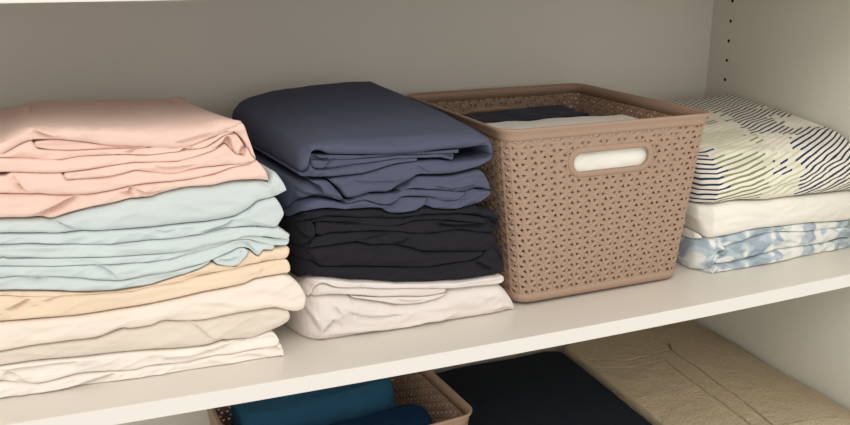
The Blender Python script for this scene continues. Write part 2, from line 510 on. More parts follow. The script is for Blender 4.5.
for z in hz:
    b2 = bmesh.new(); ring0 = []; ring1 = []
    for k in range(nseg):
        a = 2 * math.pi * k / nseg
        ring0.append(b2.verts.new((XR, yp + .0031 * math.cos(a), z + .0031 * math.sin(a)))); ring1.append(b2.verts.new((XR + .011, yp + .0031 * math.cos(a), z + .0031 * math.sin(a))))
    for k in range(nseg): b2.faces.new([ring0[k], ring0[(k + 1) % nseg], ring1[(k + 1) % nseg], ring1[k]])
    b2.faces.new(ring1)
    bm_obj('shelf_pin_hole', b2, M['hole'], wr)

# ------------------------------------------------------------------ linen stacks (x, z in millimetres)
STACKS = {
    'pink': (0.859, None, [
        dict(n='top_wrap', o={'dy': -0.001, 'r': 0.04, 'rl': 0.008, 'e': 2.1, 'depth': 0.3, 'top': True, 'rp': 0.012, 'amp': 0.0016, 'skl': 0, 'skr': -0.12, 'backT': [(-265.1, 245.1), (-169.0, 252.9), (-124.0, 258.6), (-66.2, 263.7), (-7.0, 263.3), (54.5, 260.1), (92.4, 256.5), (125.6, 245.6)], 'span': (-0.26, 0.16)},
             T=[(-202.8, 272.4), (-97.5, 270.5), (-84.6, 277.2), (-70.1, 281.9), (-43.9, 280.5), (-2.6, 276.5), (38.7, 274.5), (77.7, 275.3), (114.0, 276.4), (132.3, 273.5)],
             B=[(-206.2, 252.3), (-99.4, 256.1), (-93.0, 259.4), (-70.1, 268.5), (-49.9, 267.7), (-31.4, 264.7), (-4.5, 258.3), (36.6, 252.6), (68.5, 249.0), (89.0, 254.1), (113.0, 262.3), (132.2, 270.9)],
             cr=[([(-72.0, 280.8), (-58.1, 273.0), (-43.7, 266.9)], 0.004), ([(58.2, 254.7), (81.4, 259.1), (101.9, 263.8)], 0.0025)]),
        dict(n='side_fold', o={'dy': 0, 'r': 0.008, 'e': 3, 'depth': 0.29, 'skr': -0.12, 'skl': -0.12, 'backT': [(51.9, 239.2), (123.5, 234.2)], 'span': (-0.26, 0.16)},
             T=[(113.4, 267.5), (124.0, 272.0), (131.3, 273.0), (136.5, 257.3), (140.6, 240.8), (143.3, 233.0)],
             B=[(113.0, 262.3), (121.2, 262.2), (129.0, 255.7), (134.6, 244.6), (138.2, 235.6), (143.2, 230.8)],
             cr=[]),
        dict(n='inner_fold', o={'dy': 0.006, 'skr': -0.15, 'span': (-0.26, 0.16)},
             T=[(-69.6, 265.3), (-66.0, 266.5), (-49.9, 267.2), (-31.4, 264.2), (-4.6, 258.1), (37.5, 252.6)],
             B=[(-70.2, 261.0), (-53.0, 256.6), (-37.1, 254.7), (-5.0, 254.0), (37.5, 252.1)],
             cr=[]),
        dict(n='inner_fold', o={'dy': 0.004, 'minh': 0.004, 'skr': -0.15, 'span': (-0.26, 0.16)},
             T=[(-206.2, 252.3), (-205.8, 252.3), (-99.4, 256.1), (-93.0, 259.4), (-70.1, 268.5), (-69.7, 268.5), (-70.2, 261.0), (-69.8, 260.8), (-53.0, 256.6), (-51.3, 256.4), (-37.1, 254.7), (-32.5, 254.6), (-5.0, 254.0), (36.5, 252.1), (37.0, 252.1), (37.5, 252.1), (38.0, 252.5), (68.5, 249.0), (89.0, 254.1), (112.5, 262.1), (113.0, 262.3), (113.5, 262.2), (121.2, 262.2), (123.2, 260.6)],
             B=[(-206.5, 250.5), (-99.7, 254.2), (-91.3, 252.5), (-46.2, 246.8), (-30.5, 248.6), (3.7, 247.7), (35.8, 244.4), (65.3, 246.1), (88.4, 247.3), (112.8, 259.1), (123.2, 261.0)],
             cr=[([(9.5, 249.0), (23.0, 251.4), (36.6, 253.4)], 0.003), ([(63.0, 241.8), (69.4, 247.6), (73.6, 249.3)], 0.003)]),
        dict(n='inner_fold', o={'dy': 0.002, 'amp': 0.0012, 'skr': -0.15, 'span': (-0.26, 0.16)},
             T=[(-206.5, 250.5), (-206.1, 250.5), (-99.7, 254.2), (-93.9, 253.0), (-91.3, 252.5), (-72.5, 250.1), (-72.0, 250.0), (-71.6, 250.0), (-71.2, 249.9), (-54.1, 247.8), (-52.4, 247.6), (-46.2, 246.8), (-37.9, 247.8), (-33.3, 248.3), (-30.5, 248.6), (-5.7, 248.0), (3.7, 247.7), (35.8, 244.4), (36.3, 244.5), (36.8, 244.5), (37.2, 244.5), (65.3, 246.1), (68.3, 246.3), (88.4, 247.3), (112.2, 258.8), (112.8, 259.1), (113.3, 259.2), (121.1, 260.6), (122.1, 260.8), (123.2, 261.0), (129.8, 251.4), (134.3, 240.3)],
             B=[(-209.3, 233.8), (-101.8, 239.2), (-66.4, 235.3), (-45.9, 233.9), (-26.6, 234.6), (1.6, 237.1), (17.9, 238.3), (35.1, 237.2), (62.4, 235.8), (87.9, 241.0), (100.4, 244.7), (112.1, 250.7), (121.7, 239.2), (131.8, 235.1)],
             cr=[([(101.5, 245.9), (110.2, 251.6), (115.9, 259.6)], 0.004), ([(115.9, 259.6), (117.2, 248.9), (118.5, 239.2)], 0.005), ([(125.9, 239.6), (129.3, 244.7), (132.5, 245.5)], 0.004)]),
        dict(n='inner_fold', o={'dy': 0.0, 'skr': -0.15, 'span': (-0.26, 0.16)},
             T=[(-45.9, 233.9), (-39.5, 234.1), (-34.9, 234.3), (-32.2, 234.4), (-26.6, 234.6), (-6.9, 236.4), (1.6, 237.1), (2.6, 237.2), (17.9, 238.3), (35.1, 237.2), (35.6, 237.2), (36.1, 237.2), (36.5, 237.2), (62.4, 235.8), (64.5, 236.3), (67.5, 236.9), (87.9, 241.0), (100.4, 244.7), (111.6, 250.4), (112.1, 250.7), (112.6, 250.1), (119.7, 241.5), (121.2, 239.8), (121.7, 239.2), (122.2, 239.0), (127.7, 236.7), (129.3, 236.1), (129.8, 235.9), (130.3, 235.7), (131.3, 235.3), (131.8, 235.1), (133.2, 247.4), (134.6, 244.6), (138.2, 235.6), (142.7, 231.3), (143.2, 230.8)],
             B=[(-46.7, 227.4), (-14.6, 226.3), (8.3, 228.3), (20.9, 230.7), (34.1, 227.4), (59.4, 223.4), (86.8, 227.3), (104.2, 227.3), (134.5, 227.3), (143.2, 231.9)],
             cr=[([(34.9, 234.9), (53.9, 228.9), (84.1, 231.5)], 0.0015)]),
        dict(n='lower_fold', o={'dy': 0.001, 'e': 3, 'amp': 0.0012, 'skr': -0.15, 'span': (-0.26, 0.16)},
             T=[(-209.6, 232.0), (-118.7, 240.3), (-105.6, 236.1), (-95.3, 236.1), (-94.1, 238.3), (-93.2, 238.3), (-74.3, 236.2), (-73.8, 236.1), (-73.4, 236.1), (-72.9, 236.1), (-66.4, 235.3), (-55.7, 234.6), (-54.0, 234.5), (-47.7, 234.0), (-46.4, 233.9), (-46.7, 227.4), (-46.2, 227.4), (-40.3, 227.2), (-35.8, 227.0), (-33.0, 226.9), (-27.5, 226.8), (-14.6, 226.3), (-8.0, 226.9), (0.6, 227.6), (1.6, 227.7), (8.3, 228.3), (17.0, 230.0), (20.9, 230.7), (34.1, 227.4), (34.6, 227.3), (35.1, 227.3), (35.6, 227.2), (59.4, 223.4), (61.4, 223.7), (63.4, 224.0), (66.4, 224.4), (86.8, 227.3), (99.1, 227.3), (104.2, 227.3), (109.9, 227.3), (110.4, 227.3), (110.9, 227.3), (118.7, 227.3), (120.3, 227.3), (120.8, 227.3), (121.3, 227.3), (127.1, 227.3), (128.7, 227.3), (129.2, 227.3), (129.7, 227.3), (130.8, 227.3), (131.3, 227.3), (131.8, 227.3), (133.4, 227.3), (134.5, 227.3), (137.8, 229.0)],
             B=[(-212.0, 218.0), (-104.6, 218.5), (-88.4, 215.9), (-74.3, 215.0), (-54.1, 211.3), (-26.7, 209.5), (-6.8, 211.1), (14.5, 214.1), (33.0, 215.4), (67.7, 215.7), (98.5, 219.7), (117.5, 225.0), (137.6, 227.0)],
             cr=[([(-88.4, 229.2), (-85.7, 222.9), (-81.2, 216.4)], 0.004)]),
        dict(n='lower_fold', o={'dy': 0.0, 'r': 0.012, 'skr': -0.15, 'span': (-0.26, 0.16)},
             T=[(-212.0, 218.0), (-211.6, 218.0), (-104.6, 218.5), (-98.6, 217.6), (-96.1, 217.2), (-88.4, 215.9), (-77.0, 215.2), (-76.5, 215.1), (-76.1, 215.1), (-75.6, 215.1), (-74.3, 215.0), (-69.1, 214.0), (-58.5, 212.1), (-56.7, 211.8), (-54.1, 211.3), (-50.5, 211.1), (-49.1, 211.0), (-48.7, 211.0), (-48.2, 210.9), (-42.3, 210.5), (-37.7, 210.2), (-35.0, 210.0), (-29.5, 209.7), (-26.7, 209.5), (-16.4, 210.3), (-9.7, 210.8), (-6.8, 211.1), (-1.1, 211.9), (-0.1, 212.0), (6.7, 213.0), (14.5, 214.1), (15.4, 214.2), (19.3, 214.5), (33.0, 215.4), (33.5, 215.4), (34.0, 215.4), (34.5, 215.4), (58.7, 215.6), (60.7, 215.7), (62.7, 215.7), (65.7, 215.7), (67.7, 215.7), (86.1, 218.1), (98.5, 219.7), (103.8, 221.2), (109.6, 222.8), (110.1, 222.9), (110.6, 223.1), (117.5, 225.0), (118.6, 225.1), (120.1, 225.3), (120.7, 225.3), (121.2, 225.4), (127.0, 225.9), (128.6, 226.1), (129.1, 226.1), (129.7, 226.2), (130.7, 226.3), (131.2, 226.3), (131.8, 226.4), (133.4, 226.6), (134.4, 226.7), (136.6, 226.9), (137.7, 228.1), (143.1, 230.3), (149.1, 223.8), (154.8, 211.1), (155.6, 206.6)],
             B=[(-215.0, 200.1), (-107.9, 194.4), (-92.3, 193.1), (-71.1, 190.6), (-63.3, 188.2), (-48.2, 191.6), (-28.3, 195.6), (-1.5, 198.4), (13.1, 200.6), (22.8, 200.6), (31.5, 200.2), (49.8, 205.2), (69.0, 208.1), (94.4, 207.1), (118.5, 209.7), (148.1, 207.6), (155.5, 205.5)],
             cr=[([(-81.7, 192.1), (-58.1, 200.7), (-45.5, 206.5), (-32.3, 209.3)], 0.005), ([(13.7, 216.0), (12.8, 207.7), (16.2, 203.1)], 0.004), ([(17.0, 210.4), (32.0, 204.6), (48.0, 207.2)], 0.003)]),
    ]),
    'lightblue': (0.859, None, [
        dict(n='top_fold', o={'dy': -0.001, 'r': 0.013, 'e': 2.6, 'amp': 0.0016, 'skr': -0.15, 'span': (-0.26, 0.16)},
             T=[(-215.0, 200.1), (-214.7, 200.0), (-107.9, 194.4), (-101.9, 193.9), (-99.3, 193.6), (-92.3, 193.1), (-91.4, 193.0), (-80.0, 191.6), (-79.6, 191.6), (-79.1, 191.5), (-78.7, 191.5), (-77.4, 191.3), (-72.0, 190.7), (-71.1, 190.6), (-63.3, 188.2), (-61.4, 188.6), (-59.5, 189.0), (-56.7, 189.7), (-53.0, 190.5), (-51.5, 190.8), (-51.1, 191.0), (-50.6, 191.1), (-48.2, 191.6), (-44.5, 192.4), (-39.7, 193.3), (-36.9, 193.9), (-31.2, 195.0), (-28.3, 195.6), (-17.9, 196.7), (-11.2, 197.4), (-8.3, 197.7), (-2.5, 198.3), (-1.5, 198.4), (5.3, 199.4), (13.1, 200.6), (14.0, 200.6), (17.9, 200.6), (22.8, 200.6), (31.5, 200.2), (32.0, 200.3), (32.5, 200.5), (33.0, 200.6), (49.8, 205.2), (57.8, 206.4), (59.9, 206.7), (61.9, 207.0), (65.0, 207.5), (67.0, 207.8), (69.0, 208.1), (85.2, 207.5), (94.4, 207.1), (97.5, 207.5), (102.8, 208.0), (108.5, 208.6), (109.0, 208.7), (109.6, 208.7), (116.4, 209.4), (117.5, 209.6), (118.5, 209.7), (119.0, 209.6), (119.6, 209.6), (120.1, 209.6), (125.9, 209.2), (127.4, 209.1), (128.0, 209.0), (128.5, 209.0), (129.5, 208.9), (130.1, 208.9), (130.6, 208.8), (132.2, 208.7), (133.2, 208.7), (135.9, 208.5), (136.4, 208.4), (136.9, 208.4), (141.2, 208.1), (141.7, 208.1), (142.2, 208.0), (148.1, 207.6), (155.0, 205.6), (155.1, 205.6), (156.0, 203.2), (157.8, 214.1), (161.6, 217.1), (170.8, 205.1), (174.1, 195.8)],
             B=[(-217.6, 184.8), (-110.1, 178.6), (-79.4, 175.0), (-50.6, 171.5), (-35.7, 172.3), (-24.6, 170.4), (2.5, 168.7), (28.4, 167.7), (54.4, 167.8), (87.2, 167.3), (115.7, 169.5), (132.7, 177.0), (142.3, 183.9), (162.1, 186.9), (173.4, 192.5)],
             cr=[([(-71.1, 190.8), (-55.6, 183.8), (-38.5, 172.3)], 0.003), ([(141.6, 223.0), (147.0, 207.1), (157.1, 195.0)], 0.0025)]),
        dict(n='fold', o={'dy': 0.002, 'skr': -0.15, 'span': (-0.26, 0.16)},
             T=[(-217.6, 184.8), (-217.2, 184.8), (-110.1, 178.6), (-104.0, 177.9), (-101.4, 177.6), (-94.4, 176.8), (-93.6, 176.7), (-82.1, 175.4), (-81.7, 175.3), (-81.2, 175.3), (-80.8, 175.2), (-79.4, 175.0), (-74.1, 174.4), (-73.2, 174.3), (-65.1, 173.3), (-63.3, 173.1), (-61.5, 172.8), (-58.8, 172.5), (-55.2, 172.0), (-53.8, 171.9), (-53.4, 171.8), (-52.9, 171.8), (-50.6, 171.5), (-46.9, 171.7), (-42.2, 171.9), (-39.4, 172.1), (-35.7, 172.3), (-33.8, 172.0), (-31.0, 171.5), (-24.6, 170.4), (-20.8, 170.1), (-14.2, 169.7), (-11.3, 169.6), (-5.6, 169.2), (-4.7, 169.1), (2.1, 168.7), (2.5, 168.7), (9.8, 168.4), (10.8, 168.4), (14.7, 168.2), (19.5, 168.0), (28.4, 167.7), (28.9, 167.7), (29.4, 167.7), (29.9, 167.7), (46.4, 167.8), (54.4, 167.8), (56.4, 167.8), (58.5, 167.8), (61.5, 167.7), (63.5, 167.7), (65.6, 167.7), (82.0, 167.4), (87.2, 167.3), (91.4, 167.6), (94.5, 167.9), (99.8, 168.3), (105.6, 168.7), (106.1, 168.8), (106.6, 168.8), (113.5, 169.4), (114.6, 169.4), (115.7, 169.5), (116.2, 169.8), (116.8, 170.0), (117.3, 170.2), (123.4, 172.9), (125.0, 173.6), (125.6, 173.9), (126.1, 174.1), (127.2, 174.6), (127.8, 174.8), (128.3, 175.1), (130.0, 175.8), (131.1, 176.3), (132.7, 177.0), (133.9, 177.8), (134.4, 178.2), (135.0, 178.6), (139.5, 181.9), (140.1, 182.3), (140.6, 182.7), (142.3, 183.9), (146.7, 184.6), (153.8, 185.7), (154.4, 185.7), (154.9, 185.8), (161.0, 186.7), (162.0, 186.3), (168.0, 176.0), (170.9, 167.7)],
             B=[(-219.2, 175.2), (-111.7, 166.8), (-88.7, 165.7), (-49.3, 159.7), (-11.1, 154.2), (1.0, 154.2), (27.1, 154.2), (50.1, 152.9), (77.3, 154.0), (95.7, 156.5), (110.6, 158.1), (137.3, 156.1), (160.0, 151.8), (170.8, 165.4)],
             cr=[([(76.9, 155.9), (101.3, 160.8), (117.8, 169.0)], 0.003), ([(28.4, 167.4), (42.7, 161.3), (58.0, 162.7)], 0.0012)]),
        dict(n='fold', o={'dy': -0.001, 'skr': -0.15, 'span': (-0.26, 0.16)},
             T=[(-219.2, 175.2), (-218.8, 175.2), (-111.7, 166.8), (-105.6, 166.5), (-102.9, 166.4), (-95.9, 166.0), (-95.0, 166.0), (-88.7, 165.7), (-83.5, 164.9), (-83.0, 164.8), (-82.6, 164.8), (-82.1, 164.7), (-80.8, 164.5), (-75.5, 163.7), (-74.6, 163.5), (-66.5, 162.3), (-64.7, 162.0), (-62.9, 161.8), (-60.2, 161.3), (-56.6, 160.8), (-55.2, 160.6), (-54.7, 160.5), (-54.3, 160.4), (-52.0, 160.1), (-49.3, 159.7), (-48.4, 159.5), (-43.8, 158.9), (-41.0, 158.5), (-37.3, 158.0), (-35.5, 157.7), (-32.7, 157.3), (-26.1, 156.4), (-22.4, 155.8), (-15.8, 154.9), (-13.0, 154.5), (-11.1, 154.2), (-7.2, 154.2), (-6.2, 154.2), (0.5, 154.2), (1.0, 154.2), (8.3, 154.2), (9.3, 154.2), (13.3, 154.2), (18.2, 154.2), (27.1, 154.2), (27.6, 154.2), (28.1, 154.1), (28.6, 154.1), (45.0, 153.2), (50.1, 152.9), (53.1, 153.1), (55.1, 153.1), (57.2, 153.2), (60.3, 153.3), (62.3, 153.4), (64.4, 153.5), (77.3, 154.0), (81.0, 154.5), (86.2, 155.2), (90.4, 155.8), (93.6, 156.2), (95.7, 156.5), (98.9, 156.9), (104.7, 157.5), (105.3, 157.5), (105.8, 157.6), (110.6, 158.1), (112.7, 157.9), (113.8, 157.9), (114.8, 157.8), (115.4, 157.7), (115.9, 157.7), (116.4, 157.7), (122.3, 157.2), (123.9, 157.1), (124.4, 157.1), (125.0, 157.0), (126.0, 156.9), (126.6, 156.9), (127.1, 156.9), (128.7, 156.8), (129.8, 156.7), (131.4, 156.6), (132.5, 156.5), (133.0, 156.4), (133.5, 156.4), (137.3, 156.1), (137.8, 156.0), (138.4, 155.9), (138.9, 155.8), (140.5, 155.5), (144.8, 154.7), (151.9, 153.3), (152.4, 153.2), (153.0, 153.1), (158.9, 152.0), (160.1, 152.9), (169.8, 147.1), (174.9, 143.0)],
             B=[(-221.2, 163.7), (-113.4, 154.5), (-110.2, 155.6), (-106.5, 153.0), (-103.0, 152.8), (-66.5, 147.8), (-36.9, 144.7), (-0.3, 141.2), (25.7, 139.5), (48.7, 138.1), (85.2, 142.3), (115.5, 145.0), (123.2, 147.5), (144.2, 144.8), (171.1, 139.4), (174.7, 142.4)],
             cr=[]),
        dict(n='fold', o={'dy': 0.001, 'skr': -0.15, 'span': (-0.26, 0.16)},
             T=[(-221.2, 163.7), (-220.8, 163.6), (-113.4, 154.5), (-110.2, 155.6), (-107.3, 153.6), (-106.5, 153.0), (-104.8, 152.9), (-103.0, 152.8), (-97.7, 152.0), (-96.8, 151.9), (-90.7, 151.1), (-85.3, 150.4), (-84.9, 150.3), (-84.4, 150.2), (-84.0, 150.2), (-82.6, 150.0), (-77.3, 149.3), (-76.4, 149.1), (-68.3, 148.0), (-66.5, 147.8), (-64.6, 147.6), (-61.9, 147.3), (-58.2, 146.9), (-56.9, 146.8), (-56.4, 146.7), (-55.9, 146.7), (-53.6, 146.4), (-50.9, 146.1), (-50.0, 146.0), (-45.3, 145.6), (-42.5, 145.3), (-38.8, 144.9), (-36.9, 144.7), (-34.1, 144.4), (-27.5, 143.8), (-23.8, 143.4), (-17.1, 142.8), (-14.3, 142.5), (-12.3, 142.4), (-8.5, 142.0), (-7.5, 141.9), (-0.8, 141.3), (-0.3, 141.2), (7.0, 140.7), (8.0, 140.7), (11.9, 140.4), (16.8, 140.1), (25.7, 139.5), (26.2, 139.5), (26.7, 139.4), (27.2, 139.4), (43.7, 138.4), (48.7, 138.1), (51.8, 138.5), (53.9, 138.7), (55.9, 138.9), (59.0, 139.3), (61.1, 139.5), (63.2, 139.8), (76.2, 141.3), (79.9, 141.7), (85.2, 142.3), (89.4, 142.7), (92.6, 143.0), (94.7, 143.2), (97.9, 143.4), (103.8, 144.0), (104.3, 144.0), (104.8, 144.1), (109.6, 144.5), (111.8, 144.7), (112.9, 144.8), (113.9, 144.9), (114.5, 144.9), (115.0, 145.0), (115.5, 145.0), (121.6, 146.9), (123.2, 147.5), (123.8, 147.4), (124.3, 147.3), (125.4, 147.2), (125.9, 147.1), (126.4, 147.1), (128.0, 146.9), (129.1, 146.7), (130.7, 146.5), (131.8, 146.4), (132.3, 146.3), (132.9, 146.3), (136.6, 145.8), (137.2, 145.7), (137.7, 145.7), (138.3, 145.6), (139.9, 145.4), (143.1, 145.0), (144.2, 143.9), (170.4, 138.9), (175.0, 139.5)],
             B=[(-222.5, 155.9), (-114.6, 146.1), (-67.5, 139.5), (-35.1, 136.3), (-1.2, 132.8), (24.9, 131.3), (48.2, 132.0), (60.6, 133.7), (94.4, 139.4), (115.0, 144.2), (128.9, 143.0), (143.7, 136.5), (162.3, 132.1), (171.2, 131.8), (174.8, 136.0)],
             cr=[]),
        dict(n='fold', o={'dy': 0, 'minh': 0.002, 'skr': -0.15, 'span': (-0.26, 0.16)},
             T=[(-222.5, 155.9), (-222.1, 155.9), (-114.6, 146.1), (-111.5, 145.7), (-108.5, 145.2), (-107.6, 145.1), (-105.8, 144.9), (-104.1, 144.6), (-98.8, 143.9), (-97.9, 143.8), (-91.7, 142.9), (-86.4, 142.2), (-85.9, 142.1), (-85.5, 142.0), (-85.0, 142.0), (-83.7, 141.8), (-78.3, 141.0), (-77.4, 140.9), (-69.3, 139.8), (-67.5, 139.5), (-65.7, 139.3), (-62.9, 139.1), (-59.2, 138.7), (-57.9, 138.6), (-57.4, 138.5), (-56.9, 138.5), (-54.6, 138.2), (-51.9, 138.0), (-50.9, 137.9), (-46.3, 137.4), (-43.5, 137.1), (-39.7, 136.8), (-37.9, 136.6), (-35.1, 136.3), (-28.5, 135.6), (-24.7, 135.2), (-18.0, 134.5), (-15.1, 134.2), (-13.2, 134.0), (-9.4, 133.6), (-8.4, 133.5), (-1.7, 132.8), (-1.2, 132.8), (6.1, 132.4), (7.1, 132.3), (11.0, 132.1), (16.0, 131.8), (24.9, 131.3), (25.4, 131.3), (25.9, 131.3), (26.4, 131.3), (43.1, 131.9), (48.2, 132.0), (51.3, 132.4), (53.3, 132.7), (55.4, 133.0), (58.5, 133.4), (60.6, 133.7), (62.7, 134.1), (75.8, 136.3), (79.5, 136.9), (84.8, 137.8), (89.1, 138.5), (92.3, 139.1), (94.4, 139.4), (97.6, 140.2), (103.6, 141.5), (104.1, 141.7), (104.7, 141.8), (109.5, 142.9), (111.7, 143.4), (112.8, 143.7), (113.9, 143.9), (114.4, 144.0), (115.0, 144.2), (115.5, 144.1), (121.4, 143.6), (123.0, 143.5), (123.5, 143.4), (124.0, 143.4), (125.1, 143.3), (125.6, 143.3), (126.2, 143.2), (127.8, 143.1), (128.9, 143.0), (130.4, 142.3), (131.5, 141.8), (132.0, 141.6), (132.6, 141.4), (136.3, 139.7), (136.8, 139.5), (137.3, 139.3), (137.8, 139.0), (139.4, 138.4), (143.7, 136.5), (150.8, 134.8), (151.3, 134.7), (151.9, 134.6), (157.9, 133.2)],
             B=[(-224.8, 142.2), (-116.3, 133.4), (-101.9, 134.1), (-85.1, 130.7), (-68.9, 128.3), (-45.1, 123.4), (-26.5, 118.3), (-11.4, 115.1), (0.3, 114.4), (23.5, 116.7), (50.5, 118.2), (74.1, 121.7), (89.7, 125.7), (105.4, 130.0), (119.7, 135.0), (129.2, 132.0), (138.5, 122.7), (143.2, 129.0), (154.2, 128.1), (157.8, 131.8)],
             cr=[([(-31.3, 136.0), (-16.7, 128.5), (-9.3, 116.4)], 0.003), ([(125.4, 139.7), (129.4, 134.5), (137.5, 125.4)], 0.002)]),
        dict(n='corner_fold', o={'dy': -0.002, 'depth': 0.05, 'amp': 0.0003, 'skr': -0.15, 'span': (-0.26, 0.16)},
             T=[(89.2, 125.9), (105.4, 129.6), (120.7, 134.3), (128.1, 131.0)],
             B=[(89.0, 123.6), (94.0, 119.5), (113.9, 114.4), (123.2, 123.0), (127.9, 128.7)],
             cr=[([(92.4, 126.3), (101.7, 123.3), (112.5, 124.1), (115.9, 127.1)], 0.002)]),
        dict(n='bottom_fold', o={'dy': 0.002, 'skr': -0.15, 'span': (-0.26, 0.16)},
             T=[(-224.8, 142.2), (-224.4, 142.2), (-116.3, 133.4), (-113.2, 133.6), (-110.0, 133.7), (-109.1, 133.7), (-107.3, 133.8), (-105.5, 133.9), (-101.9, 134.1), (-100.2, 133.7), (-99.3, 133.5), (-93.1, 132.3), (-87.8, 131.2), (-87.3, 131.1), (-86.9, 131.0), (-86.5, 131.0), (-85.1, 130.7), (-79.7, 129.9), (-78.8, 129.8), (-70.7, 128.6), (-68.9, 128.3), (-67.1, 127.9), (-64.3, 127.4), (-60.7, 126.6), (-59.3, 126.3), (-58.9, 126.2), (-58.4, 126.1), (-56.1, 125.7), (-53.4, 125.1), (-52.5, 124.9), (-47.9, 123.9), (-45.1, 123.4), (-41.4, 122.4), (-39.6, 121.9), (-36.8, 121.1), (-30.3, 119.3), (-26.5, 118.3), (-19.9, 116.9), (-17.1, 116.3), (-15.2, 115.9), (-11.4, 115.1), (-10.4, 115.0), (-3.6, 114.6), (-3.1, 114.6), (0.3, 114.4), (4.3, 114.8), (5.3, 114.9), (9.4, 115.3), (14.4, 115.8), (23.5, 116.7), (24.0, 116.8), (24.5, 116.8), (25.0, 116.8), (41.8, 117.7), (46.9, 118.0), (50.0, 118.1), (50.5, 118.2), (52.1, 118.4), (54.2, 118.7), (57.3, 119.2), (59.4, 119.5), (61.5, 119.8), (74.1, 121.7), (74.7, 121.8), (78.4, 122.8), (83.8, 124.2), (88.1, 125.3)],
             B=[(-226.5, 132.4), (-118.1, 120.5), (-94.7, 117.0), (-62.5, 111.4), (-29.9, 105.8), (-12.5, 104.9), (22.4, 105.3), (33.3, 107.5), (55.7, 112.3), (73.8, 117.7), (87.9, 123.2)],
             cr=[([(-86.0, 130.8), (-82.8, 127.2), (-78.8, 129.8)], 0.003)]),
    ]),
    'peach': (0.859, None, [
        dict(n='upper_fold', o={'dy': 0.003, 'skr': -0.15, 'span': (-0.26, 0.16)},
             T=[(-226.5, 132.4), (-226.1, 132.4), (-118.1, 120.5), (-115.0, 120.1), (-111.9, 119.6), (-111.0, 119.5), (-109.3, 119.2), (-107.5, 118.9), (-104.0, 118.4), (-102.2, 118.1), (-101.3, 118.0), (-95.1, 117.0), (-94.7, 117.0), (-89.7, 116.1), (-89.3, 116.1), (-88.8, 116.0), (-88.4, 115.9), (-87.1, 115.7), (-81.7, 114.7), (-80.7, 114.6), (-72.6, 113.2), (-70.8, 112.9), (-68.9, 112.5), (-66.2, 112.1), (-62.5, 111.4), (-61.2, 111.2), (-60.7, 111.1), (-60.2, 111.0), (-57.9, 110.6), (-55.2, 110.2), (-54.2, 110.0), (-49.6, 109.2), (-46.8, 108.7), (-43.1, 108.1), (-41.2, 107.7), (-38.4, 107.3), (-31.8, 106.1), (-29.9, 105.8), (-27.9, 105.7), (-21.2, 105.3), (-18.3, 105.2), (-16.3, 105.1), (-12.5, 104.9), (-11.5, 104.9), (-4.6, 105.0), (-4.1, 105.0), (-0.6, 105.0), (3.4, 105.1), (4.3, 105.1), (8.3, 105.1), (13.3, 105.2), (22.4, 105.3), (22.9, 105.4), (23.4, 105.5), (23.9, 105.6), (33.3, 107.5), (41.0, 109.2), (46.2, 110.3), (49.4, 111.0), (49.9, 111.1), (51.5, 111.4), (53.6, 111.9), (55.7, 112.3), (56.7, 112.6), (58.9, 113.3), (61.0, 113.9), (73.8, 117.7), (74.3, 117.9), (78.1, 119.4), (83.5, 121.5), (87.3, 123.0), (87.9, 123.2), (88.6, 125.4), (89.0, 123.6), (89.5, 123.2), (91.0, 122.0), (93.0, 120.3), (94.0, 119.5), (96.0, 119.0), (101.8, 117.5), (102.3, 117.4), (102.8, 117.2), (104.4, 116.8), (107.6, 116.0), (109.7, 115.5), (110.8, 115.2), (111.8, 114.9), (112.3, 114.8), (112.9, 114.7), (113.4, 114.5), (113.9, 114.4), (118.6, 118.7), (119.7, 119.8), (121.5, 121.4), (122.0, 121.9), (122.6, 122.4), (123.2, 123.0), (123.8, 123.7), (124.4, 124.4), (125.0, 125.1), (126.7, 127.3), (127.3, 128.0), (127.9, 128.7), (128.7, 132.2), (129.2, 132.0), (129.7, 131.5), (130.8, 130.5), (131.3, 129.9), (131.8, 129.4), (135.4, 125.8), (135.9, 125.3), (136.4, 124.7), (136.9, 124.2), (138.5, 122.7), (143.2, 129.0), (150.4, 128.4), (150.9, 128.4), (151.5, 128.4), (154.2, 128.1), (157.2, 131.2), (157.8, 131.8), (158.8, 130.5), (171.2, 131.2), (175.4, 126.5)],
             B=[(-227.7, 125.5), (-118.8, 115.0), (-96.0, 110.1), (-63.3, 105.4), (-28.2, 103.5), (2.6, 101.5), (22.2, 103.0), (52.8, 103.2), (67.6, 106.6), (96.0, 109.4), (122.4, 111.9), (154.0, 114.8), (169.8, 114.8), (175.3, 124.2)],
             cr=[]),
        dict(n='lower_fold', o={'dy': -0.001, 'amp': 0.0012, 'skr': -0.15, 'span': (-0.26, 0.16)},
